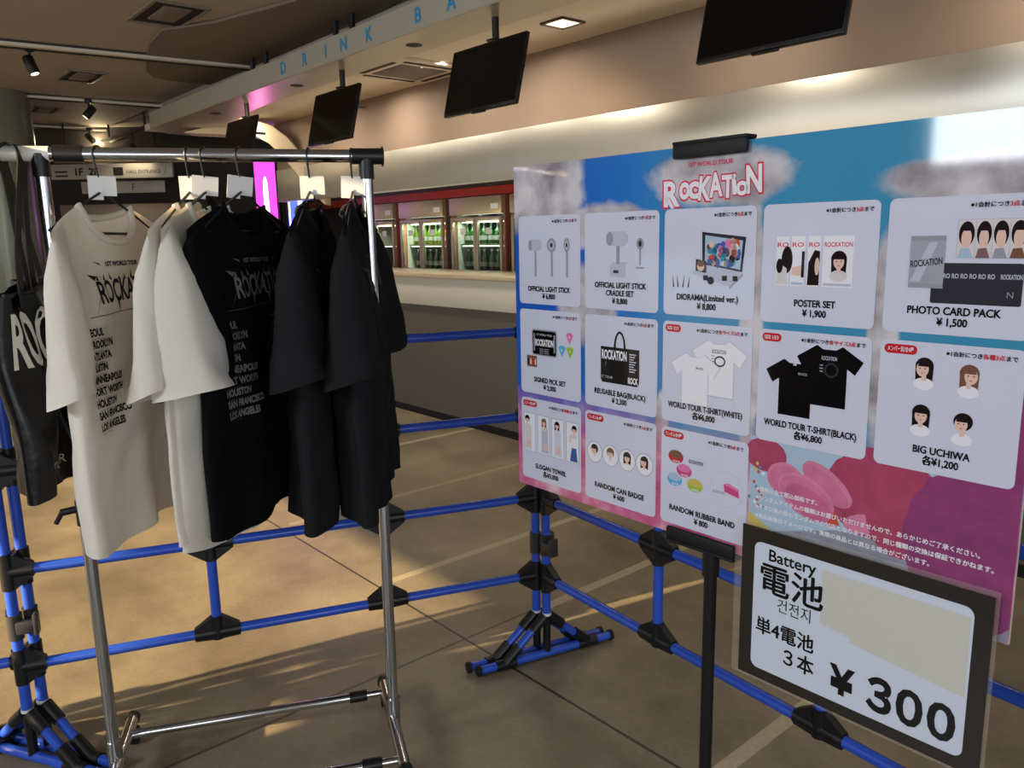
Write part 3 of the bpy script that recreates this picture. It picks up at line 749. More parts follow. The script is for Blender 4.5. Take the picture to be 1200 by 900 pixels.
# ------------------------------------------------------------------ shirts on hangers
def sstep(a, b_, x):
    x = max(0, min(1, (x - a) / (b_ - a))); return x * x * (3 - 2 * x)
class Shirt:
    def __init__(s, length=.75, a0=.25, a1=.262, T=.07, seed=1, kn=0, kf=0, fold=.015, hemdrop=0, nearT=1.0):
        s.len, s.a0, s.a1, s.T, s.kn, s.kf, s.fold, s.hd, s.nT = length, a0, a1, T, kn, kf, fold, hemdrop, nearT
        r = random.Random(seed); s.ph = [r.uniform(0, 6.28) for _ in range(8)]
    def bend(s, X): return -(s.kf if X > 0 else s.kn) * X * X
    def zt(s, X, side):
        ax = abs(X); nk = .098
        if ax < nk: return -(.082 if side < 0 else .026) * math.sqrt(max(0, 1 - (ax / nk) ** 2))
        return -(ax - nk) * .36 - .25 * max(0, ax - .2) ** 1.3
    def P(s, u, v, side):
        a = s.a0 + (s.a1 - s.a0) * v - .012 * math.sin(PI * min(1, v * 1.4)); X = u * a
        zt = s.zt(u * s.a0, side); zb = -s.len + s.hd * u + .008 * math.sin(5 * u + s.ph[0])
        Z = zt + (zb - zt) * v
        nk = .098; ax = abs(u * s.a0)
        g0 = .55 * math.sqrt(max(0, 1 - (ax / nk) ** 2)) if ax < nk else 0
        g = g0 + (1 - g0) * sstep(0, .34, v)
        b_ = s.T * math.sqrt(max(0, 1 - abs(u) ** 2.6)) * g * (s.nT if u < 0 else 1)
        w = max(0, v - .08) ** 1.1
        F = s.fold * w * (math.sin(7.5 * u + s.ph[1]) + .6 * math.sin(13 * u + s.ph[2] + 1.5 * v))
        e = 1 - abs(u) ** 4
        Fs = s.fold * .7 * w * e * math.sin((9.5 if side < 0 else 8) * u + s.ph[3 + (side > 0)])
        cr_ = .0035 * e * math.sin(30 * v + 14 * u + s.ph[5]) * sstep(.05, .3, v) * sstep(1, .6, v)
        nz = noise.noise(Vector((X * 9 + s.ph[6], Z * 6, s.ph[7] + side * .4 * e))) * .012 * w * (.4 + .6 * e) + noise.noise(Vector((X * 24 + s.ph[7], Z * 15, s.ph[6]))) * .004 * w
        Y = side * b_ + F + Fs + cr_ + nz + s.bend(X)
        return Vector((X, Y, Z))
    def surf(s, x, z, eps=.0022):          # point on the front sheet, for prints
        v = max(.0, min(1, -z / s.len))
        for _ in range(4):
            a = s.a0 + (s.a1 - s.a0) * v - .012 * math.sin(PI * min(1, v * 1.4))
            u = max(-1, min(1, x / a)); zt = s.zt(u * s.a0, -1); zb = -s.len + s.hd * u + .008 * math.sin(5 * u + s.ph[0])
            v = max(0, min(1, (zt - z) / (zt - zb)))
        p = s.P(u, v, -1); return Vector((p.x, p.y - eps, p.z))
    def body(s, m):
        mb = MB(); nu, nv = 48, 44; V = []; idx = {}
        for side in (-1, 1):
            for j in range(nv + 1):
                for i in range(nu + 1):
                    if side == 1 and i in (0, nu): idx[(side, i, j)] = idx[(-1, i, j)]; continue
                    u = -math.cos(PI * i / nu)
                    idx[(side, i, j)] = len(V); V.append(s.P(u, j / nv, side))
        F = []
        for side in (-1, 1):
            for j in range(nv):
                for i in range(nu):
                    q = (idx[(side, i, j)], idx[(side, i, j + 1)], idx[(side, i + 1, j + 1)], idx[(side, i + 1, j)])
                    F.append(q if side < 0 else q[::-1])
        return mb.add(V, F, m)
    def sleeve(s, sx, m, seed=0, wid=1.0, out=1.0, slant=.012, yoff=0):
        r = random.Random(seed); ph = r.uniform(0, 6)
        key = [((.160, -.088), 25, .054, .002), ((.198, -.118), 45, .066, .018), ((.220, -.178), 66, .069, .040), ((.230, -.29), 82, .068, .054), ((.238, -.36), 84, .070, .060), ((.244, -.405), 85, .072, .064)]
        mb = MB(); seg = 28; V = []; F = []; n = 16
        for k in range(n + 1):
            f = k / n * (len(key) - 1); i = min(int(f), len(key) - 2); g = f - i
            (c0, a0, h0, y0), (c1, a1, h1, y1) = key[i], key[i + 1]
            cx = (c0[0] + (c1[0] - c0[0]) * g); cz = c0[1] + (c1[1] - c0[1]) * g; an = math.radians(a0 + (a1 - a0) * g)
            cx = .175 + (cx - .175) * out
            h = h0 + (h1 - h0) * g; yy = (y0 + (y1 - y0) * g) * wid
            for j in range(seg):
                t = 2 * PI * j / seg; w_ = 1 + .07 * math.sin(3 * t + ph + 2 * f) * (f / 5)
                e1 = math.copysign(abs(math.cos(t)) ** .8, math.cos(t)); e2 = math.copysign(abs(math.sin(t)) ** .8, math.sin(t))
                px = math.sin(an) * e1 * h * w_; pz = math.cos(an) * e1 * h * w_
                x = cx + px
                wr = 1 + .10 * noise.noise(Vector((t * 1.6 + ph, f * 1.4, ph * 3))) * min(1, f / 2); yy_ = yy
                yy = yy * wr; x = cx + px * (1 + (wr - 1) * .8)
                V.append(Vector((sx * x, e2 * yy * w_ + s.bend(sx * x) + yoff * f / 5, cz + pz - e2 * slant * (f / 5) ** 2))); yy = yy_
        for k in range(n):
            for j in range(seg):
                q = (k * seg + j, k * seg + (j + 1) % seg, (k + 1) * seg + (j + 1) % seg, (k + 1) * seg + j)
                F.append(q if sx > 0 else q[::-1])
        # turned hem inside the opening
        for j in range(seg):
            b_ = V[n * seg + j]; c_ = sum((V[n * seg + q] for q in range(seg)), Vector()) / seg
            V.append(b_.lerp(c_, .06) + Vector((0, 0, .012)))
        for j in range(seg):
            q = (n * seg + j, n * seg + (j + 1) % seg, (n + 1) * seg + (j + 1) % seg, (n + 1) * seg + j); F.append(q if sx > 0 else q[::-1])
        return mb.add(V, F, m)
    def collar(s, m):
        pts = []
        for side, rng in ((-1, range(0, 17)), (1, range(16, -1, -1))):
            for i in rng:
                X = -.098 + .196 * i / 16; p = s.P(X / s.a0, 0, side); pts.append(p)
        q = []
        for p in pts:
            if not q or (p - q[-1]).length > .004: q.append(p)
        if (q[0] - q[-1]).length < .004: q.pop()
        return MB().tube(q, .008, m, 8, closed=True)

def spiky_logo(mb, fn, cx, cz, w, m, seed=3):
    h = w * .22; rr = random.Random(seed)
    mb.text('ROCKATION', cx, cz - h * .40, h * 1.15, m, fn=fn, bold=.02, width=w * .90, rot=.03, shear=.12)
    x0 = cx - w / 2
    for i in range(9):             # thorned strokes growing out of the letters
        x = x0 + w * (.09 + i * .098); k = rr.uniform(.1, .35) * h
        mb.add([fn(x - .003, cz + h * .38), fn(x + .005, cz + h * .36), fn(x + rr.uniform(-.004, .012), cz + h * .40 + k)], [(0, 1, 2)], m)
    for pts in (((-.53, .62), (-.44, .36), (-.40, .52)), ((-.56, -1.0), (-.455, -.30), (-.42, -.05)), ((.56, .9), (.45, .1), (.42, .5)), ((.40, -.9), (.38, -.3), (.42, -.3)), ((-.18, -.85), (-.20, -.36), (-.16, -.36)), ((.10, -.8), (.08, -.36), (.12, -.36))):
        mb.add([fn(cx + a * w, cz + b_ * h) for a, b_ in pts], [(0, 1, 2)], m)
CITIES = ['SEOUL', 'BROOKLYN', 'ATLANTA', 'AUSTIN', 'MINNEAPOLIS', 'FORT WORTH', 'HOUSTON', 'SAN FRANCISCO', 'LOS ANGELES']
def tour_print(sh, m, m2):
    mb = MB(); fn = sh.surf
    mb.text('1ST WORLD TOUR', 0, -.133, .014, m, fn=fn, bold=.05, spacing=1.05)
    for sx in (-1, 1): mb.add([fn(sx * .105, -.122), fn(sx * .078, -.132), fn(sx * .082, -.126)], [(0, 1, 2)], m)
    spiky_logo(mb, fn, .0, -.185, .27, m)
    n = 12
    mb.add([fn(-.17 + .34 * i / n, -.238 + .012 * i / n) for i in range(n + 1)] + [fn(-.17 + .34 * i / n, -.2400 + .012 * i / n) for i in range(n + 1)], [(n + 1 + i, n + 2 + i, i + 1, i) for i in range(n)], m2)
    z = -.278
    for c in CITIES:
        mb.text(c, -.190, z, .0225, m, fn=fn, align='L', bold=.05, sx=.74)
        mb.text('January 18 Arena', -.185, z - .0085, .0065, m2, fn=fn, align='L')
        z -= .0256
    # star, ring system and wheel drawings beside the list
    for a in range(5):
        t = a * 2 * PI / 5 + .3; L_ = .045 if a % 2 == 0 else .03
        mb.add([fn(.045 + math.cos(t) * L_, -.272 + math.sin(t) * L_), fn(.045 + math.cos(t + .9) * .006, -.272 + math.sin(t + .9) * .006), fn(.045 + math.cos(t - .9) * .006, -.272 + math.sin(t - .9) * .006)], [(0, 2, 1)], m)
    for k in range(3): mb.ring(.08, -.325, .080 - .011 * k, .042 - .007 * k, .0026, 0, m2, .25, fn=fn)
    mb.add([fn(.0, -.392), fn(.13, -.358), fn(.14, -.364), fn(.04, -.390)], [(0, 3, 2, 1)], m2)
    for k in range(3): mb.ring(.085, -.425, .075 - .009 * k, .050 - .008 * k, .0028, 0, m2, .1, fn=fn)
    mb.ring(.09, -.425, .046, .030, .026, 0, m, .1, fn=fn)
    for a in range(6): t = a * PI / 3; mb.add([fn(.09, -.425), fn(.09 + .042 * math.cos(t), -.425 + .026 * math.sin(t)), fn(.09 + .042 * math.cos(t + .2), -.425 + .026 * math.sin(t + .2))], [(0, 1, 2)], m2)
    for a in range(14): x, z_ = random.Random(a).uniform(0, .17), random.Random(a + 50).uniform(-.40, -.25); mb.ring(x, z_, .0028, .0028, .0028, 0, m2, n=8, fn=fn)
    mb.text('TOUR', .10, -.482, .011, m2, fn=fn)
    return mb

def hang(px, theta, label, hlabel, sh, cloth, printer=None, sl=None, lining=None, drop=.115, collarm=None, nsl=1.0, nout=1.0, ny=0):
    base = at_z(px, 183.5, RB); k = (base - TL).dot(bd); base = TL + bd * k
    rz = math.radians(90 - theta)
    h = thing('wire_hanger', hlabel, 'hanger', base, rz, 'black hangers on the rack')
    hook = [Vector((0, 0, -.085)), Vector((-.004, 0, -.055)), Vector((-.013, 0, -.030))] + [Vector((.0185 * math.cos(a), 0, .0185 * math.sin(a))) for a in (math.radians(205 - 22 * i) for i in range(11))]
    MB().tube(hook, .0024, 'black_plastic', 8).build('hook', h)
    MB().tube([(-.185, 0, -.170), (-.10, 0, -.126), (0, 0, -.082), (.10, 0, -.126), (.185, 0, -.170), (.17, 0, -.178), (0, 0, -.176), (-.17, 0, -.178)], .0032, 'black_plastic', 8, closed=True).build('frame', h)
    R = Matrix.Rotation(-rz + math.radians(18 + theta), 4, 'Z') @ Matrix.Rotation(math.radians(random.uniform(-8, 8)), 4, 'Y')
    MB().box((.058, .0015, .044), (.004, -.006, -.070), 'paper_thin', T=R).box((.030, .0015, .022), (-.010, -.008, -.090), 'paper_thin', T=R).build('paper_tag', h, label='white paper tag wrapped round the hanger neck')
    t = thing('t_shirt', label, 't-shirt', base - Vector((0, 0, drop)), rz, 't-shirts hanging on the rack')
    sh.body(cloth).build('body', t, smooth=70)
    sh.sleeve(-1, sl or cloth, 3, nsl, nout, .018, ny).build('sleeve', t, smooth=60); sh.sleeve(1, cloth, 5).build('sleeve', t, smooth=60)
    sh.collar(collarm or cloth).build('collar', t)
    if printer: printer(sh).build('tour_print', t, smooth=0)
    if lining:
        mb = MB(); V = []; n = 30; u0_, u1_ = lining
        for j, dz in enumerate((.04, -.034)):
            for i in range(n + 1):
                p = sh.P(u0_ + (u1_ - u0_) * i / n, .97, -1); V.append(Vector((p.x, p.y + .018, p.z + dz)))
        mb.add(V, [(i, i + 1, n + 2 + i, n + 1 + i) for i in range(n)], 'white_cotton').build('lining', t, label='white lining showing below the hem')
    return t
pw = lambda sh: tour_print(sh, 'print_black', 'print_tan')
pb = lambda sh: tour_print(sh, 'print_grey', 'print_darkgrey')
def p_small(sh):
    mb = MB(); spiky_logo(mb, sh.surf, .0, -.185, .26, 'print_darkgrey'); mb.text('1ST WORLD TOUR', 0, -.133, .014, 'print_darkgrey', fn=sh.surf); return mb
hang(120, 8, 'white t-shirt with black tour print, leftmost on the rack', 'black wire hanger of the leftmost white t-shirt', Shirt(.75, seed=1, T=.050, kn=.85), 'white_cotton', pw, nsl=.8)
hang(222, 0, 'white t-shirt second from the left, squeezed between two others', 'black wire hanger of the middle white t-shirt', Shirt(.75, seed=2, T=.028), 'white_cotton', None, nsl=.7, ny=.02)
hang(240, 6, 'white t-shirt with wide near sleeve beside the black printed shirt', 'black wire hanger of the white t-shirt next to the black one', Shirt(.765, seed=3, T=.036, kn=.25), 'white_cotton', None, nsl=1.35, ny=-.04)
hang(281, 10, 'black t-shirt with large grey tour print facing the camera', 'black wire hanger of the black printed t-shirt', Shirt(.75, seed=4, T=.040, fold=.008), 'black_cotton', pb, lining=(-.75, .15))
hang(361, -2, 'black t-shirt second from the right end of the rack', 'black wire hanger of the second black t-shirt', Shirt(.75, seed=5, T=.050), 'charcoal_cotton', p_small, 'charcoal_cotton', lining=(-.1, .8))
hang(411, -5, 'black t-shirt at the right end of the rack behind the chrome post', 'black wire hanger at the right end of the rack', Shirt(.75, seed=6, T=.050, kf=.6), 'charcoal_cotton', p_small, 'charcoal_cotton')

# ------------------------------------------------------------------ black vinyl tote hanging on the rail's left end
def tote():
    c = TL - bd * .055
    th = math.radians(-13); rz = PI / 2 - th
    t = thing('tote_bag', 'black vinyl tote bag with big cream lettering hanging on the rail end', 'bag', (c.x, c.y, .86), rz)
    W_, H_, D_ = .34, .45, .085
    mb = MB(); nu, nv = 30, 24; V = []
    def P(u, v, side):
        X = u * W_ / 2 * (1 - .05 * v); Z = H_ * (1 - v) + .015 * math.sin(3 * u + 1) * (1 - v) - .03 * (u + .2) ** 2 * v
        b_ = D_ / 2 * (1 - abs(u) ** 3.5) ** .5 * (.55 + .45 * math.sin(PI * (.10 + .62 * v)))
        Y = side * b_ + .012 * math.sin(6 * u + 4 * v) + .006 * math.sin(15 * u - 9 * v)
        return Vector((X, Y, Z))
    def fn(x, z):
        u = max(-1, min(1, x / (W_ / 2))); v = 1 - z / H_; p = P(u, v, -1); return Vector((p.x, p.y - .002, p.z))
    for side in (-1, 1):
        k = len(mb.V)
        mb.add([P(-math.cos(PI * i / nu), j / nv, side) for j in range(nv + 1) for i in range(nu + 1)],
               [((j * (nu + 1) + i), ((j + 1) * (nu + 1) + i), ((j + 1) * (nu + 1) + i + 1), (j * (nu + 1) + i + 1)) if side < 0 else ((j * (nu + 1) + i + 1), ((j + 1) * (nu + 1) + i + 1), ((j + 1) * (nu + 1) + i), (j * (nu + 1) + i)) for j in range(nv) for i in range(nu)], 'bag_vinyl')
    bot = [P(-math.cos(PI * i / nu), 1, -1) for i in range(nu + 1)]; bk = [P(-math.cos(PI * i / nu), 1, 1) for i in range(nu + 1)]
    mb.add(bot + bk, [(i, nu + 1 + i, nu + 2 + i, i + 1) for i in range(nu)], 'bag_vinyl')
    mb.build('body', t, smooth=60)
    l = MB(); l.text('ROCKATION', -.035, H_ - .150, .160, 'bag_letter', fn=fn, bold=.03, width=.25)
    for i in range(5): l.text('1ST WORLD TOUR' if i == 2 else 'SEOUL BROOKLYN ATLANTA AUSTIN'.split()[i % 4], .09, .235 - .022 * i, .016, 'bag_letter', fn=fn, align='L')
    l.text('ROCK', .12, .045, .05, 'bag_letter', fn=fn, bold=.03, sx=.8).text('TOUR', -.06, .04, .03, 'bag_letter', fn=fn)
    l.build('lettering', t, smooth=0, label='cream ROCKATION lettering')
    MB().tube([P(-1 + 2 * i / 20, 0, -1) + Vector((0, -.004, .002)) for i in range(21)], .005, 'black_plastic', 6).build('zipper', t)
    hz = RB - .86
    def ribbon(pts, w, name):
        pts = [Vector(p) for p, _ in pts] if isinstance(pts[0], tuple) and isinstance(pts[0][0], tuple) else pts
        return pts
    for side, xa, xb in ((-1, -.11, .02), (1, -.03, .11)):
        m = MB(); V = []; n = 24; hw = .017
        ctr = [Vector((xa, -.022, H_ - .04)), Vector((xa * .9, -.018, H_ + .06)), Vector((xa * .35, -.02, hz - .07)), Vector((side * .018, -.021, hz)), Vector((side * .018, -.0, hz + .0215)), Vector((side * .018, .021, hz)), Vector((xb * .35, .02, hz - .07)), Vector((xb * .9, .012, H_ + .06)), Vector((xb, .0, H_ - .04))]
        def cat(f):
            i = min(int(f), len(ctr) - 2); g = f - i
            p = [ctr[max(0, min(len(ctr) - 1, i + q))] for q in (-1, 0, 1, 2)]
            return .5 * ((2 * p[1]) + (p[2] - p[0]) * g + (2 * p[0] - 5 * p[1] + 4 * p[2] - p[3]) * g * g + (3 * p[1] - p[0] - 3 * p[2] + p[3]) * g ** 3)
        N_ = 48
        for i in range(N_ + 1):
            f = i / N_ * (len(ctr) - 1); p = cat(f); tw = .9 * math.sin(PI * i / N_) ** 4 * 0
            d_ = Vector((1, 0, 0))
            for oy in (-.0012, .0012):
                V.append(p - d_ * hw + Vector((0, oy, 0))); V.append(p + d_ * hw + Vector((0, oy, 0)))
        F = []
        for i in range(N_):
            a = i * 4; b2 = a + 4
            F += [(a, a + 1, b2 + 1, b2), (a + 2, b2 + 2, b2 + 3, a + 3), (a, b2, b2 + 2, a + 2), (a + 1, a + 3, b2 + 3, b2 + 1)]
        m.add(V, F, 'strap_webbing').build('strap', t)
tote()

# ------------------------------------------------------------------ price board
BO = Vector((.0135, 1.836, 0)); BANG = math.atan2(-.763, .647)
BW, BH, BT = 1.055, .735, 1.551
board = thing('price_board', 'large glossy merchandise price board with white product cards on a sky print', 'sign board', (BO.x, BO.y, BT - BH), BANG)
def V_(v): return BH + v          # v is measured down from the top edge (negative)
MB().box((BW, .006, BH), (BW / 2, .0035, BH / 2), 'board_foam').build('foam_backing', board)
MB().rect(0, 0, BW, BH, -.0002, 'sky_print').build('sky_artwork', board, smooth=0)

def fluff():
    m = MB(); rr = random.Random(5)
    y = -.0004
    def puff(cx, cz, rx, rz, mt, rot=0, y=y):
        n = 46; c_, s_ = math.cos(rot), math.sin(rot); pts = []
        for i in range(n):
            a = 2 * PI * i / n; k = 1 + rr.uniform(-.018, .018); px, pz = rx * k * math.cos(a), rz * k * math.sin(a)
            qx, qz = cx + px * c_ - pz * s_, cz + px * s_ + pz * c_
            pts.append((min(BW - .001, max(.001, qx)), min(BH - .001, max(.001, qz))))
        m.flat(pts, y, mt)
    m.rect(.63, .001, BW - .001, V_(-.505), y + .00008, 'ink_paleblue')
    m.flat([(.63, .001), (BW - .001, .001), (BW - .001, .10), (.80, .10), (.63, .05)], y + .00004, 'snow_grey')
    m.flat([(.63, .001), (.80, .001), (.63, .09)], y + .00002, 'ink_yellow')
    puff(.66, V_(-.535), .035, .028, 'fluff_rose', 0, y - .00002)
    puff(.86, V_(-.56), .09, .075, 'fluff_rose', .2, y - .00002)
    puff(1.0, V_(-.61), .10, .125, 'fluff_mauve', 0, y - .0001)
    puff(1.045, V_(-.50), .03, .12, 'fluff_mauve', 0, y - .00009)
    puff(.895, V_(-.59), .055, .065, 'fluff_rose', 0, y - .00006)
    puff(.66, V_(-.535), .040, .030, 'fluff_rose', 0, y - .00003)
    puff(.775, V_(-.562), .050, .022, 'fluff_light', -.6, y - .00004)
    puff(.771, V_(-.566), .048, .019, 'fluff_mid', -.6, y - .00005)
    puff(.700, V_(-.572), .036, .030, 'fluff_light', -.2, y - .00006)
    puff(.702, V_(-.575), .034, .027, 'fluff_mid', -.2, y - .00007)
    puff(.738, V_(-.593), .054, .034, 'fluff_light', -.42, y - .00008)
    puff(.739, V_(-.596), .052, .031, 'fluff_mid', -.42, y - .00009)
    puff(.744, V_(-.602), .045, .023, 'fluff_pink', -.42, y - .000095)
    puff(.835, V_(-.615), .030, .016, 'fluff_light', .3, y - .00005)
    m.flat([(.775, V_(-.635)), (.800, V_(-.628)), (.790, V_(-.605))], y - .0001, 'ink_orange')
    for i in range(14):
        m.ell(.630 + rr.random() * .03, V_(-.55 - rr.random() * .10), .003, .0035, y - .0001, rr.choice(['ink_red', 'ink_yellow', 'ink_white', 'ink_orange', 'ink_teal']), n=8)
    m.build('fluffy_artwork', board, smooth=0, label='pink fluffy shapes printed at the lower right')
fluff()

def title():
    m = MB(); x0, x1 = .428, .634; n = len('ROCKATiON'); sc = [.062, .058, .058, .056, .056, .052, .050, .046, .062]
    wd = [.037, .024, .024, .027, .028, .025, .009, .024, .030]; gap = (x1 - x0 - sum(wd)) / (n - 1); x = x0
    for layer, (mt, b_, y) in enumerate((('ink_outline', .085, -.0008), ('ink_white', .035, -.0011))):
        x = x0
        for ch, s_, w_, dz, ro in zip('RocKATioN', sc, wd, (-.012, 0, .0, -.004, .001, -.002, .003, .001, .004), (.02, -.06, .05, -.08, .06, 0, .1, -.05, .04)):
            m.text(ch, x + w_ / 2, V_(-.090) + dz, s_, mt, y, bold=b_, width=w_ * (1.18 if layer == 0 else 1.0), rot=ro)
            x += w_ + gap
    m.flat([(.428, V_(-.088)), (.446, V_(-.108)), (.452, V_(-.106)), (.438, V_(-.084))], -.0011, 'ink_white')
    m.text('1ST WORLD TOUR', .53, V_(-.036), .011, 'ink_outline', -.0009, bold=.02)
    m.build('title_lettering', board, smooth=0, label='white brush lettering with red outline')
title()

CX0, CZ0, CWD, CHT, PX, PZ = .0145, -.1085, .1955, .194, .2083, .2065
def rrect(x0, z0, x1, z1, r, n=6):
    pts = []
    for cx, cz, a0 in ((x1 - r, z1 - r, 0), (x0 + r, z1 - r, 90), (x0 + r, z0 + r, 180), (x1 - r, z0 + r, 270)):
        for i in range(n + 1):
            a = math.radians(a0 + 90 * i / n); pts.append((cx + r * math.cos(a), cz + r * math.sin(a)))
    return pts
YC, YI, YT = -.0010, -.0014, -.0022
def yy(k): return YI - .00009 * k
def face(m, cx, cz, s, hair='ink_hair', long=True, cloth='ink_cloth', k=0, turn=0):     # small printed portrait
    if long: m.flat([(cx - .42 * s, cz + .1 * s), (cx - .40 * s, cz - .62 * s), (cx + .40 * s, cz - .62 * s), (cx + .43 * s, cz + .1 * s)], yy(k), hair)
    m.ell(cx, cz - .78 * s, .48 * s, .30 * s, yy(k + 1), cloth)
    m.rect(cx - .11 * s, cz - .62 * s, cx + .11 * s, cz - .3 * s, yy(k + 2), 'ink_skin')
    m.ell(cx, cz + .10 * s, .43 * s, .43 * s, yy(k + 2), hair)
    m.ell(cx + turn * .08 * s, cz - .05 * s, .29 * s, .37 * s, yy(k + 3), 'ink_skin')
    m.flat([(cx - .31 * s, cz + .08 * s), (cx + .31 * s, cz + .08 * s), (cx + .24 * s, cz + .36 * s), (cx - .24 * s, cz + .36 * s)], yy(k + 4), hair)
    for sx in (-1, 1): m.ell(cx + (sx * .12 + turn * .08) * s, cz - .02 * s, .045 * s, .03 * s, yy(k + 5), 'ink_hair', n=8)
    m.ell(cx + turn * .08 * s, cz - .24 * s, .06 * s, .025 * s, yy(k + 5), 'ink_red', n=8)
def tee(m, cx, cz, w, mt, k=0, rot=0, art=None):
    o = [(-.20, .42), (-.10, .36), (.10, .36), (.20, .42), (.52, .22), (.40, .02), (.28, .10), (.28, -.50), (-.28, -.50), (-.28, .10), (-.40, .02), (-.52, .22)]
    c_, s_ = math.cos(rot), math.sin(rot)
    m.flat([(cx + (x * c_ - z * s_) * w, cz + (x * s_ + z * c_) * w) for x, z in o][::-1][::-1], yy(k), mt)
def card(col, row, lines, limit, red, badge, pic, name):
    x0 = CX0 + col * PX; z1 = V_(CZ0 - row * PZ); x1 = x0 + CWD; z0 = z1 - CHT; cx = (x0 + x1) / 2
    c = MB().flat(rrect(x0, z0, x1, z1, .010), YC, 'card_white').build('product_card', board, smooth=0, label='white card for the ' + name)
    m = MB(); sz = .0155; zz = z0 + (.0290 if len(lines) == 2 else .0445)
    for i, l in enumerate(lines):
        m.text(l, cx, zz - i * .0158, sz, 'ink_black', YT, bold=.028, sx=.74 if len(l) > 22 else .86)
    m.build('caption', c, smooth=0)
    n = MB(); xr = x1 - .010
    pre, post = '※1会計につき', 'まで'; sL = .0079
    # limit note, right aligned: black, red, black
    def wid(t): vs_, _ = text_geo(t, .02); return (max(v[0] for v in vs_) + .06) * sL
    n.heavy(post, xr, z1 - .016, sL, 'ink_black', YT, .00018, align='R', bold=.0); xr -= wid(post)
    n.heavy(red, xr, z1 - .016, sL, 'ink_red', YT, .00018, align='R', bold=.0); xr -= wid(red)
    n.heavy(pre, xr, z1 - .016, sL, 'ink_black', YT, .00018, align='R', bold=.0)
    n.build('limit_note', c, smooth=0)
    if badge:
        bw = (.036 if badge.isascii() else .048)
        MB().flat(rrect(x0 + .006, z1 - .020, x0 + .006 + bw, z1 - .006, .0068), YI, 'ink_red').text(badge, x0 + .006 + bw / 2, z1 - .0158, .0085, 'ink_white', YT, bold=.015, width=bw - .010).build('badge', c, smooth=0, label='red badge')
    p = MB(); pic(p, x0, z0); p.build('picture', c, smooth=0)

def pic_stick(p, x, z):
    for i, (cx, rx) in enumerate(((.055, .021), (.108, .014), (.155, .009))):
        p.rect(x + cx - .0035, z + .062, x + cx + .0035, z + .125, yy(0), 'ink_light'); p.rect(x + cx - .0015, z + .062, x + cx + .0035, z + .125, yy(1), 'ink_grey')
        if i == 0:
            p.flat(rrect(x + cx - rx, z + .118, x + cx + rx, z + .143, .008), yy(2), 'ink_light'); p.ell(x + cx - .016, z + .130, .006, .012, yy(3), 'ink_grey')
        else:
            p.ell(x + cx, z + .130, rx, .015, yy(2), 'ink_grey'); p.ell(x + cx, z + .130, rx * .6, .010, yy(3), 'ink_light'); p.ell(x + cx, z + .130, rx * .3, .005, yy(4), 'ink_dark')
def pic_cradle(p, x, z):
    p.flat(rrect(x + .07, z + .066, x + .112, z + .090, .004), yy(0), 'ink_light'); p.flat([(x + .07, z + .088), (x + .078, z + .096), (x + .118, z + .096), (x + .112, z + .088)], yy(1), 'card_shade'); p.rect(x + .08, z + .074, x + .094, z + .080, yy(2), 'ink_dark')
    p.rect(x + .088, z + .092, x + .096, z + .130, yy(3), 'ink_grey'); p.flat(rrect(x + .066, z + .128, x + .114, z + .156, .010), yy(4), 'ink_light'); p.ell(x + .070, z + .142, .009, .014, yy(5), 'ink_grey'); p.ell(x + .106, z + .142, .011, .014, yy(5), 'card_shade')
    p.rect(x + .1475, z + .090, x + .1515, z + .125, yy(3), 'ink_grey'); p.ell(x + .1495, z + .132, .009, .011, yy(4), 'ink_grey'); p.ell(x + .1495, z + .132, .004, .006, yy(5), 'ink_dark'); p.rect(x + .139, z + .084, x + .160, z + .087, yy(4), 'ink_grey')
def pic_diorama(p, x, z):
    rr = random.Random(3)
    p.flat([(x + .062, z + .078), (x + .145, z + .056), (x + .172, z + .080), (x + .095, z + .100)], yy(0), 'ink_light')
    p.flat([(x + .145, z + .052), (x + .172, z + .076), (x + .172, z + .080), (x + .145, z + .056)], yy(1), 'ink_grey')
    p.flat([(x + .087, z + .095), (x + .170, z + .082), (x + .176, z + .142), (x + .085, z + .152)], yy(1), 'ink_dark')
    p.flat([(x + .092, z + .098), (x + .166, z + .086), (x + .170, z + .136), (x + .092, z + .146)], yy(2), 'ink_paleblue')
    for i in range(46):
        u, v = rr.random(), rr.random(); mt = rr.choice(['ink_brown', 'ink_skin', 'ink_hair', 'ink_white', 'ink_pink', 'ink_teal', 'ink_orange', 'ink_denim'])
        p.ell(x + .096 + .066 * u, z + .095 + .040 * v, .004 + .003 * rr.random(), .005 + .004 * rr.random(), yy(3 + i % 3), mt, n=8)
    p.flat([(x + .073, z + .083), (x + .096, z + .079), (x + .096, z + .100), (x + .073, z + .104)], yy(6), 'ink_dark'); p.ell(x + .084, z + .091, .008, .009, yy(7), 'ink_skin'); p.ell(x + .084, z + .096, .008, .006, yy(8), 'ink_brown')
    for q in (.09, .13, .152): p.rect(x + q, z + .066, x + q + .010, z + .075, yy(8), 'ink_black')
    p.ell(x + .106, z + .066, .007, .007, yy(8), 'ink_black')
    for q in (.022, .032, .043, .055): p.flat([(x + q, z + .052), (x + q + .003, z + .052), (x + q + .0045 * (1 if q > .04 else -.3), z + .075)], yy(0), 'ink_dark')
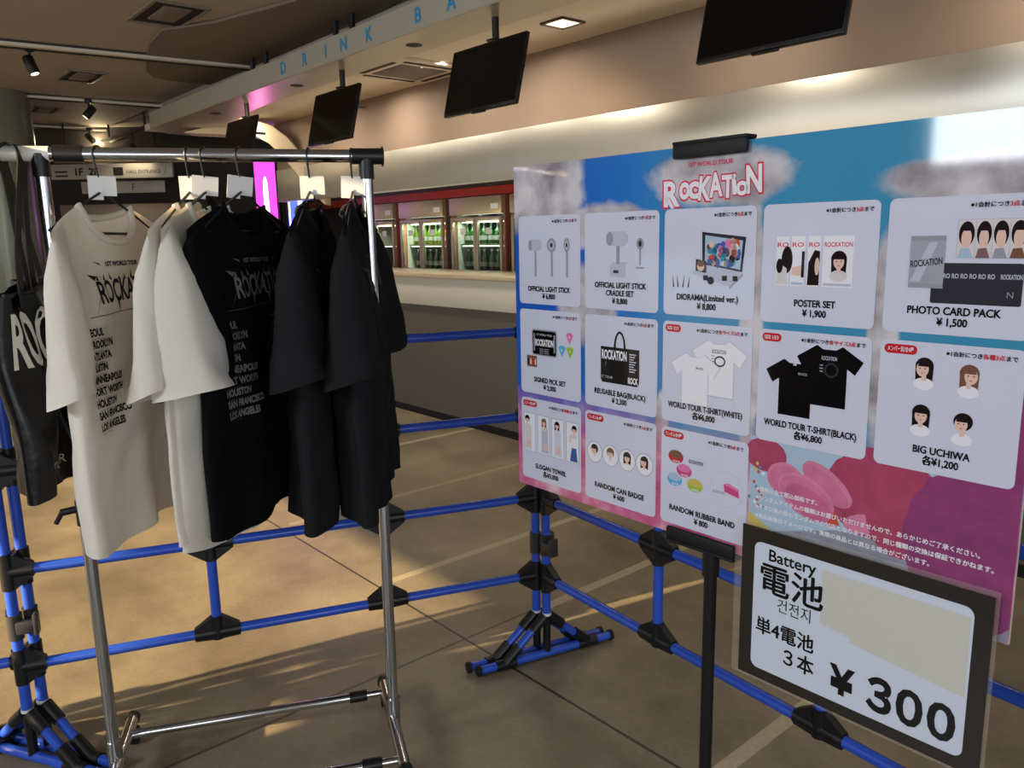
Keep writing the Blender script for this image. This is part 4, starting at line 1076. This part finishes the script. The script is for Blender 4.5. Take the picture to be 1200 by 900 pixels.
def pic_poster(p, x, z):
    for i, (a, w) in enumerate(((.026, .024), (.053, .024), (.082, .022), (.108, .050))):
        x0, x1 = x + a, x + a + w
        p.rect(x0, z + .062, x1, z + .142, yy(0), 'ink_white'); p.rect(x0 + .002, z + .064, x1 - .002, z + .068, yy(1), 'ink_paleblue' if i == 1 else 'card_shade')
        p.text('RO' if i < 3 else 'ROCKATiON', (x0 + x1) / 2, z + .125, .010, 'ink_outline', yy(2), bold=.02, width=(w - .004))
    face(p, x + .135, z + .103, .030, k=2)
    p.ell(x + .046, z + .104, .010, .022, yy(2), 'ink_hair'); p.flat([(x + .027, z + .064), (x + .048, z + .064), (x + .046, z + .09), (x + .03, z + .10)], yy(3), 'ink_cloth'); p.ell(x + .033, z + .094, .006, .012, yy(4), 'ink_hair')
    p.flat([(x + .055, z + .080), (x + .076, z + .078), (x + .076, z + .096), (x + .056, z + .092)], yy(2), 'ink_skin'); p.rect(x + .072, z + .076, x + .077, z + .118, yy(3), 'ink_hair')
    p.flat([(x + .083, z + .064), (x + .103, z + .064), (x + .103, z + .118), (x + .094, z + .12), (x + .084, z + .10)], yy(2), 'ink_hair'); p.ell(x + .099, z + .094, .004, .014, yy(3), 'ink_skin')
def pic_cards(p, x, z):
    p.flat([(x + .034, z + .066), (x + .082, z + .066), (x + .082, z + .140), (x + .034, z + .140)], yy(4), 'ink_silver')
    p.rect(x + .034, z + .133, x + .082, z + .140, yy(5), 'ink_grey'); p.rect(x + .034, z + .066, x + .082, z + .072, yy(5), 'ink_grey')
    p.flat([(x + .036, z + .075), (x + .050, z + .075), (x + .072, z + .131), (x + .060, z + .131)], yy(5), 'ink_light')
    p.text('ROCKATION', x + .058, z + .098, .013, 'ink_dark', yy(6), bold=.03, width=.044, rot=.12); p.text('1ST', x + .058, z + .078, .008, 'ink_grey', yy(6))
    p.flat(rrect(x + .066, z + .045, x + .182, z + .102, .003), yy(0), 'ink_dark')
    for i in range(6): p.text('RO', x + .086 + i * .0115, z + .081, .009, 'ink_light', yy(1), bold=.03, width=.009)
    p.text('ROCKATION', x + .168, z + .081, .009, 'ink_light', yy(1), bold=.03, width=.026); p.text('N', x + .168, z + .056, .012, 'ink_grey', yy(1))
    p.rect(x + .096, z + .108, x + .184, z + .162, yy(0), 'ink_light')
    for i, (a, w, mt) in enumerate(((.097, .022, 'ink_paleblue'), (.120, .020, 'ink_brownish'), (.141, .020, 'ink_grey'), (.162, .021, 'ink_brown'))):
        p.rect(x + a, z + .109, x + a + w, z + .161, yy(1), 'ink_cloth'); p.ell(x + a + w / 2, z + .142, w * .46, .017, yy(2), 'ink_hair'); p.ell(x + a + w * .5, z + .136, w * .30, .013, yy(3), 'ink_skin')
        p.flat([(x + a + .001, z + .109), (x + a + w - .001, z + .109), (x + a + w * .7, z + .123), (x + a + w * .2, z + .122)], yy(4), mt)
        p.rect(x + a + w * .2, z + .146, x + a + w * .8, z + .153, yy(4), 'ink_hair')
def pic_picks(p, x, z):
    p.flat(rrect(x + .040, z + .090, x + .122, z + .150, .006), yy(0), 'ink_grey'); p.flat(rrect(x + .043, z + .093, x + .119, z + .147, .005), yy(1), 'ink_black')
    p.text('ROCKATION', x + .081, z + .113, .021, 'ink_white', yy(2), bold=.04, width=.060); p.text('1ST WORLD TOUR', x + .081, z + .136, .006, 'ink_white', yy(2))
    for i in range(3): p.text('SEOUL TOKYO', x + .081, z + .104 - i * .0045, .0045, 'ink_light', yy(2))
    p.rect(x + .046, z + .10, x + .050, z + .14, yy(2), 'ink_grey'); p.rect(x + .112, z + .10, x + .116, z + .14, yy(2), 'ink_grey')
    for cx, cz, mt in ((.162, .138, 'ink_pink'), (.138, .108, 'ink_blue'), (.163, .107, 'ink_green')):
        p.flat([(x + cx - .011, z + cz + .006), (x + cx - .006, z + cz - .004), (x + cx, z + cz - .014), (x + cx + .006, z + cz - .004), (x + cx + .011, z + cz + .006), (x + cx + .006, z + cz + .011), (x + cx - .006, z + cz + .011)], yy(0), mt); p.text('R', x + cx, z + cz - .002, .009, 'ink_white', yy(1))
    p.rect(x + .022, z + .062, x + .056, z + .088, yy(0), 'ink_brown')
    for i in range(4): p.ell(x + .027 + i * .008, z + .074, .003, .008, yy(1), ['ink_hair', 'ink_skin', 'ink_red', 'ink_skin'][i], n=10)
def pic_tote(p, x, z):
    p.ring(x + .098, z + .128, .016, .036, .005, yy(0), 'ink_black'); p.flat([(x + .046, z + .062), (x + .05, z + .055), (x + .145, z + .055), (x + .150, z + .062), (x + .150, z + .130), (x + .046, z + .130)], yy(1), 'ink_black')
    p.text('ROCKATION', x + .083, z + .105, .026, 'ink_white', yy(2), bold=.04, width=.068); p.text('ROCK', x + .134, z + .060, .017, 'ink_white', yy(2), bold=.04, width=.026)
    for i in range(8): p.rect(x + .124, z + .118 - i * .005, x + .142 - (i % 3) * .003, z + .1205 - i * .005, yy(2), 'ink_light')
    p.text('1ST TOUR', x + .062, z + .064, .008, 'ink_light', yy(2)); p.text('/', x + .06, z + .09, .012, 'ink_light', yy(2))
def pic_white(p, x, z):
    z += .010
    tee(p, x + .128, z + .108, .115, 'card_shade', 0); tee(p, x + .128, z + .1085, .111, 'ink_white', 1); tee(p, x + .076, z + .082, .108, 'card_shade', 2); tee(p, x + .076, z + .0825, .104, 'ink_white', 3)
    p.text('ROCKATION', x + .128, z + .132, .010, 'ink_dark', yy(2), bold=.02, width=.030); p.ring(x + .130, z + .118, .012, .010, .003, yy(2), 'ink_dark')
    for i in range(5): p.rect(x + .112, z + .106 + i * .005, x + .118, z + .108 + i * .005, yy(2), 'ink_grey')
    p.text('ROCK', x + .087, z + .098, .006, 'ink_dark', yy(4), bold=.02)
def pic_black(p, x, z):
    z += .010
    tee(p, x + .128, z + .120, .108, 'ink_black', 0); p.text('ROCKATION', x + .128, z + .142, .009, 'ink_light', yy(1), bold=.02, width=.026); p.ring(x + .132, z + .126, .012, .012, .003, yy(1), 'ink_dark')
    for i in range(5): p.rect(x + .112, z + .112 + i * .005, x + .118, z + .114 + i * .005, yy(1), 'ink_grey')
    tee(p, x + .070, z + .093, .104, 'ink_black', 2); p.text('ROCK', x + .084, z + .112, .006, 'ink_light', yy(3)); p.rect(x + .066, z + .127, x + .072, z + .131, yy(3), 'ink_light')
def pic_uchiwa(p, x, z):
    for i, (a, b_) in enumerate(((.066, .148), (.127, .144), (.066, .078), (.124, .074))):
        face(p, x + a, z + b_ + .008, .030, 'ink_hair' if i != 1 else 'ink_brown', i != 3, 'ink_white', 2, (-1, 1, 0, -1)[i])
def pic_towel(p, x, z):
    for i in range(4):
        x0 = x + .008 + i * .047; p.rect(x0, z + .066, x0 + .040, z + .158, yy(0), 'ink_grey'); p.rect(x0 + .001, z + .067, x0 + .039, z + .157, yy(1), 'ink_white')
        cx = x0 + (.012, .022, .018, .026)[i]
        p.flat([(cx - .010, z + .07), (cx + .014, z + .07), (cx + .012, z + .13), (cx - .008, z + .13)], yy(2), ('ink_cloth', 'card_shade', 'card_white', 'ink_white')[i])
        if i == 3: p.flat([(cx - .014, z + .069), (cx + .010, z + .069), (cx + .006, z + .10), (cx - .008, z + .10)], yy(3), 'ink_denim')
        p.flat([(cx - .002, z + .075), (cx + .014, z + .080), (cx + .010, z + .092), (cx, z + .095)], yy(3), 'ink_skin') if i < 3 else p.rect(cx - .014, z + .112, cx - .009, z + .128, yy(3), 'ink_skin')
        face(p, cx, z + .142, .019, 'ink_hair' if i != 1 else 'ink_brown', i in (1, 2), 'ink_cloth', 4)
def pic_badge(p, x, z):
    for i in range(4):
        cx = x + .028 + i * .046; p.ell(cx, z + .105, .0225, .0235, yy(0), 'ink_grey'); p.ell(cx, z + .105, .0212, .0222, yy(1), 'ink_white'); face(p, cx, z + .110, .024, 'ink_hair' if i != 1 else 'ink_brown', i > 1, 'ink_white', 2, (-1, 0, 0, -1)[i])
def band(p, cx, cz, mt, mt2, r=.018):
    p.ell(cx, cz, r, r * .72, yy(0), mt); p.ell(cx, cz + .005, r * .86, r * .45, yy(1), mt2); p.text('ROCK', cx + .002, cz - .011, .006, 'ink_white', yy(2), bold=.02)
def pic_band(p, x, z):
    band(p, x + .036, z + .138, 'ink_red', 'ink_brown'); band(p, x + .056, z + .114, 'ink_hotpink', 'ink_pink'); band(p, x + .034, z + .092, 'ink_blue', 'ink_paleblue'); band(p, x + .082, z + .090, 'ink_green', 'ink_yellow')
    p.text('ROCKATION', x + .083, z + .132, .010, 'ink_dark', yy(0), bold=.02, width=.032)
    p.ell(x + .152, z + .098, .036, .034, yy(0), 'ink_light'); p.ell(x + .152, z + .098, .0352, .0332, yy(1), 'card_white')
    p.flat([(x + .146, z + .108), (x + .178, z + .100), (x + .180, z + .088), (x + .148, z + .094)], yy(2), 'ink_hotpink'); p.flat([(x + .146, z + .108), (x + .156, z + .112), (x + .180, z + .104), (x + .178, z + .100)], yy(3), 'ink_pink'); p.text('ROCKATION', x + .136, z + .088, .007, 'ink_dark', yy(3), width=.026)
card(0, 0, ['OFFICIAL LIGHT STICK', '¥ 6,800'], '', '1点', None, pic_stick, 'light stick')
card(1, 0, ['OFFICIAL LIGHT STICK', 'CRADLE SET', '¥ 8,800'], '', '1点', None, pic_cradle, 'light stick cradle set')
card(2, 0, ['DIORAMA(Limited ver.)', '¥ 8,800'], '', '3点', None, pic_diorama, 'diorama')
card(3, 0, ['POSTER SET', '¥ 1,900'], '', '3点', None, pic_poster, 'poster set')
card(4, 0, ['PHOTO CARD PACK', '¥ 1,500'], '', '3点', None, pic_cards, 'photo card pack')
card(0, 1, ['SIGNED PICK SET', '¥ 2,000'], '', '3点', None, pic_picks, 'signed pick set')
card(1, 1, ['REUSABLE BAG(BLACK)', '¥ 2,300'], '', '3点', None, pic_tote, 'black reusable bag')
card(2, 1, ['WORLD TOUR T-SHIRT(WHITE)', '各¥6,800'], '', '各サイズ3点', 'SIZE 1/2/3', pic_white, 'white tour shirt')
card(3, 1, ['WORLD TOUR T-SHIRT(BLACK)', '各¥6,800'], '', '各サイズ3点', 'SIZE 1/2/3', pic_black, 'black tour shirt')
card(4, 1, ['BIG UCHIWA', '各¥1,200'], '', '各種3点', 'メンバー別/全4種', pic_uchiwa, 'big fan')
card(0, 2, ['SLOGAN TOWEL', '各¥3,000'], '', '各種3点', 'メンバー別/全4種', pic_towel, 'slogan towel')
card(1, 2, ['RANDOM CAN BADGE', '¥ 600'], '', '5点', 'ランダム全4種', pic_badge, 'can badge')
card(2, 2, ['RANDOM RUBBER BAND', '¥ 800'], '', '5点', 'ランダム全4種', pic_band, 'rubber band')

def notice():
    m = MB()
    for i, l in enumerate(['※価格は全て税込価格です。', '※ランダムアイテムの種類はお選びいただけませんので、あらかじめご了承ください。',
                           '※不良交換の際もランダムでの対応となりますので、同じ種類の交換は保証できかねます。', '※商品画像はイメージです。実際の商品とは異なる場合がございます。']):
        m.heavy(l, .645, V_(-.602 - i * .0165), .0096, 'ink_white', -.0012, .00022, align='L', bold=.0)
    m.build('notice_lettering', board, smooth=0, label='small white notice lines')
notice()

# ------------------------------------------------------------------ stand that carries the board
def stand():
    t = thing('sign_stand', 'black sign stand whose clips grip the price board', 'sign stand', (BO.x, BO.y, 0), BANG)
    cx, zb = .532, BT - BH
    MB().cyl((cx, .030, .02), (cx, .030, BT - .03), .0125, 'black_plastic', seg=20).build('pole', t)
    MB().cyl((cx, .030, zb - .075), (cx, .030, zb - .012), .0165, 'black_plastic').build('pole_collar', t)
    for nm, z in (('bottom_clip', zb + .004), ('top_clip', BT - .008)):
        m = MB().box((.155, .010, .026), (cx, -.0085, z), 'black_rubber', .004).box((.155, .010, .026), (cx, .013, z), 'black_rubber', .004)
        m.box((.155, .032, .006), (cx, .002, z - .015 if nm == 'bottom_clip' else z + .014), 'black_rubber', .002).box((.03, .02, .02), (cx, .024, z), 'black_plastic', .003)
        m.build(nm, t)
    MB().lathe([(.17, 0), (.17, .008), (.155, .016), (.03, .024), (.02, .05)], 'black_plastic', (cx, .030, 0), 40).build('base', t)
stand()

# ------------------------------------------------------------------ battery price sheet in its clear sleeve
def battery():
    y0 = -.014
    t = thing('battery_price_sheet', 'black bordered battery price sheet reading 電池 ¥300 in a clear sleeve', 'sign', (BO.x, BO.y, BT - BH), BANG)
    MB().box((.43, .0012, .300), (.829, y0 + .0016, V_(-.806)), 'sleeve_clear').build('clear_sleeve', t, label='clear plastic sleeve edge')
    MB().box((.409, .0012, .285), (.834, y0, V_(-.8075)), 'battery_black').build('sheet', t)
    MB().flat(rrect(.655, V_(-.930), 1.014, V_(-.690), .014), y0 - .0009, 'battery_white').build('white_panel', t, smooth=0)
    MB().flat([(.783, V_(-.705)), (1.010, V_(-.705)), (1.010, V_(-.832)), (.835, V_(-.815)), (.835, V_(-.806)), (.783, V_(-.800))][::-1], y0 - .0012, 'battery_patch').build('cover_strip', t, smooth=0, label='blank pale cover strip')
    m = MB(); y = y0 - .0014
    m.text('Battery', .728, V_(-.719), .030, 'ink_black', y, bold=.018)
    m.heavy('電池', .728, V_(-.775), .060, 'ink_black', y, .0010, bold=.0, width=.117)
    m.text('건전지', .735, V_(-.806), .028, 'ink_black', y, width=.062)
    m.heavy('単4電池', .719, V_(-.858), .034, 'ink_black', y, .0007, bold=.0, width=.110)
    m.heavy('３本', .748, V_(-.900), .036, 'ink_black', y, .0007, bold=.0, width=.056)
    m.text('¥', .826, V_(-.911), .066, 'ink_black', y, bold=.035, width=.044)
    for i, ch in enumerate('３００'): m.text(ch, .888 + i * .047, V_(-.912), .074, 'ink_black', y, bold=.04, width=.041)
    m.build('lettering', t, smooth=0)
battery()
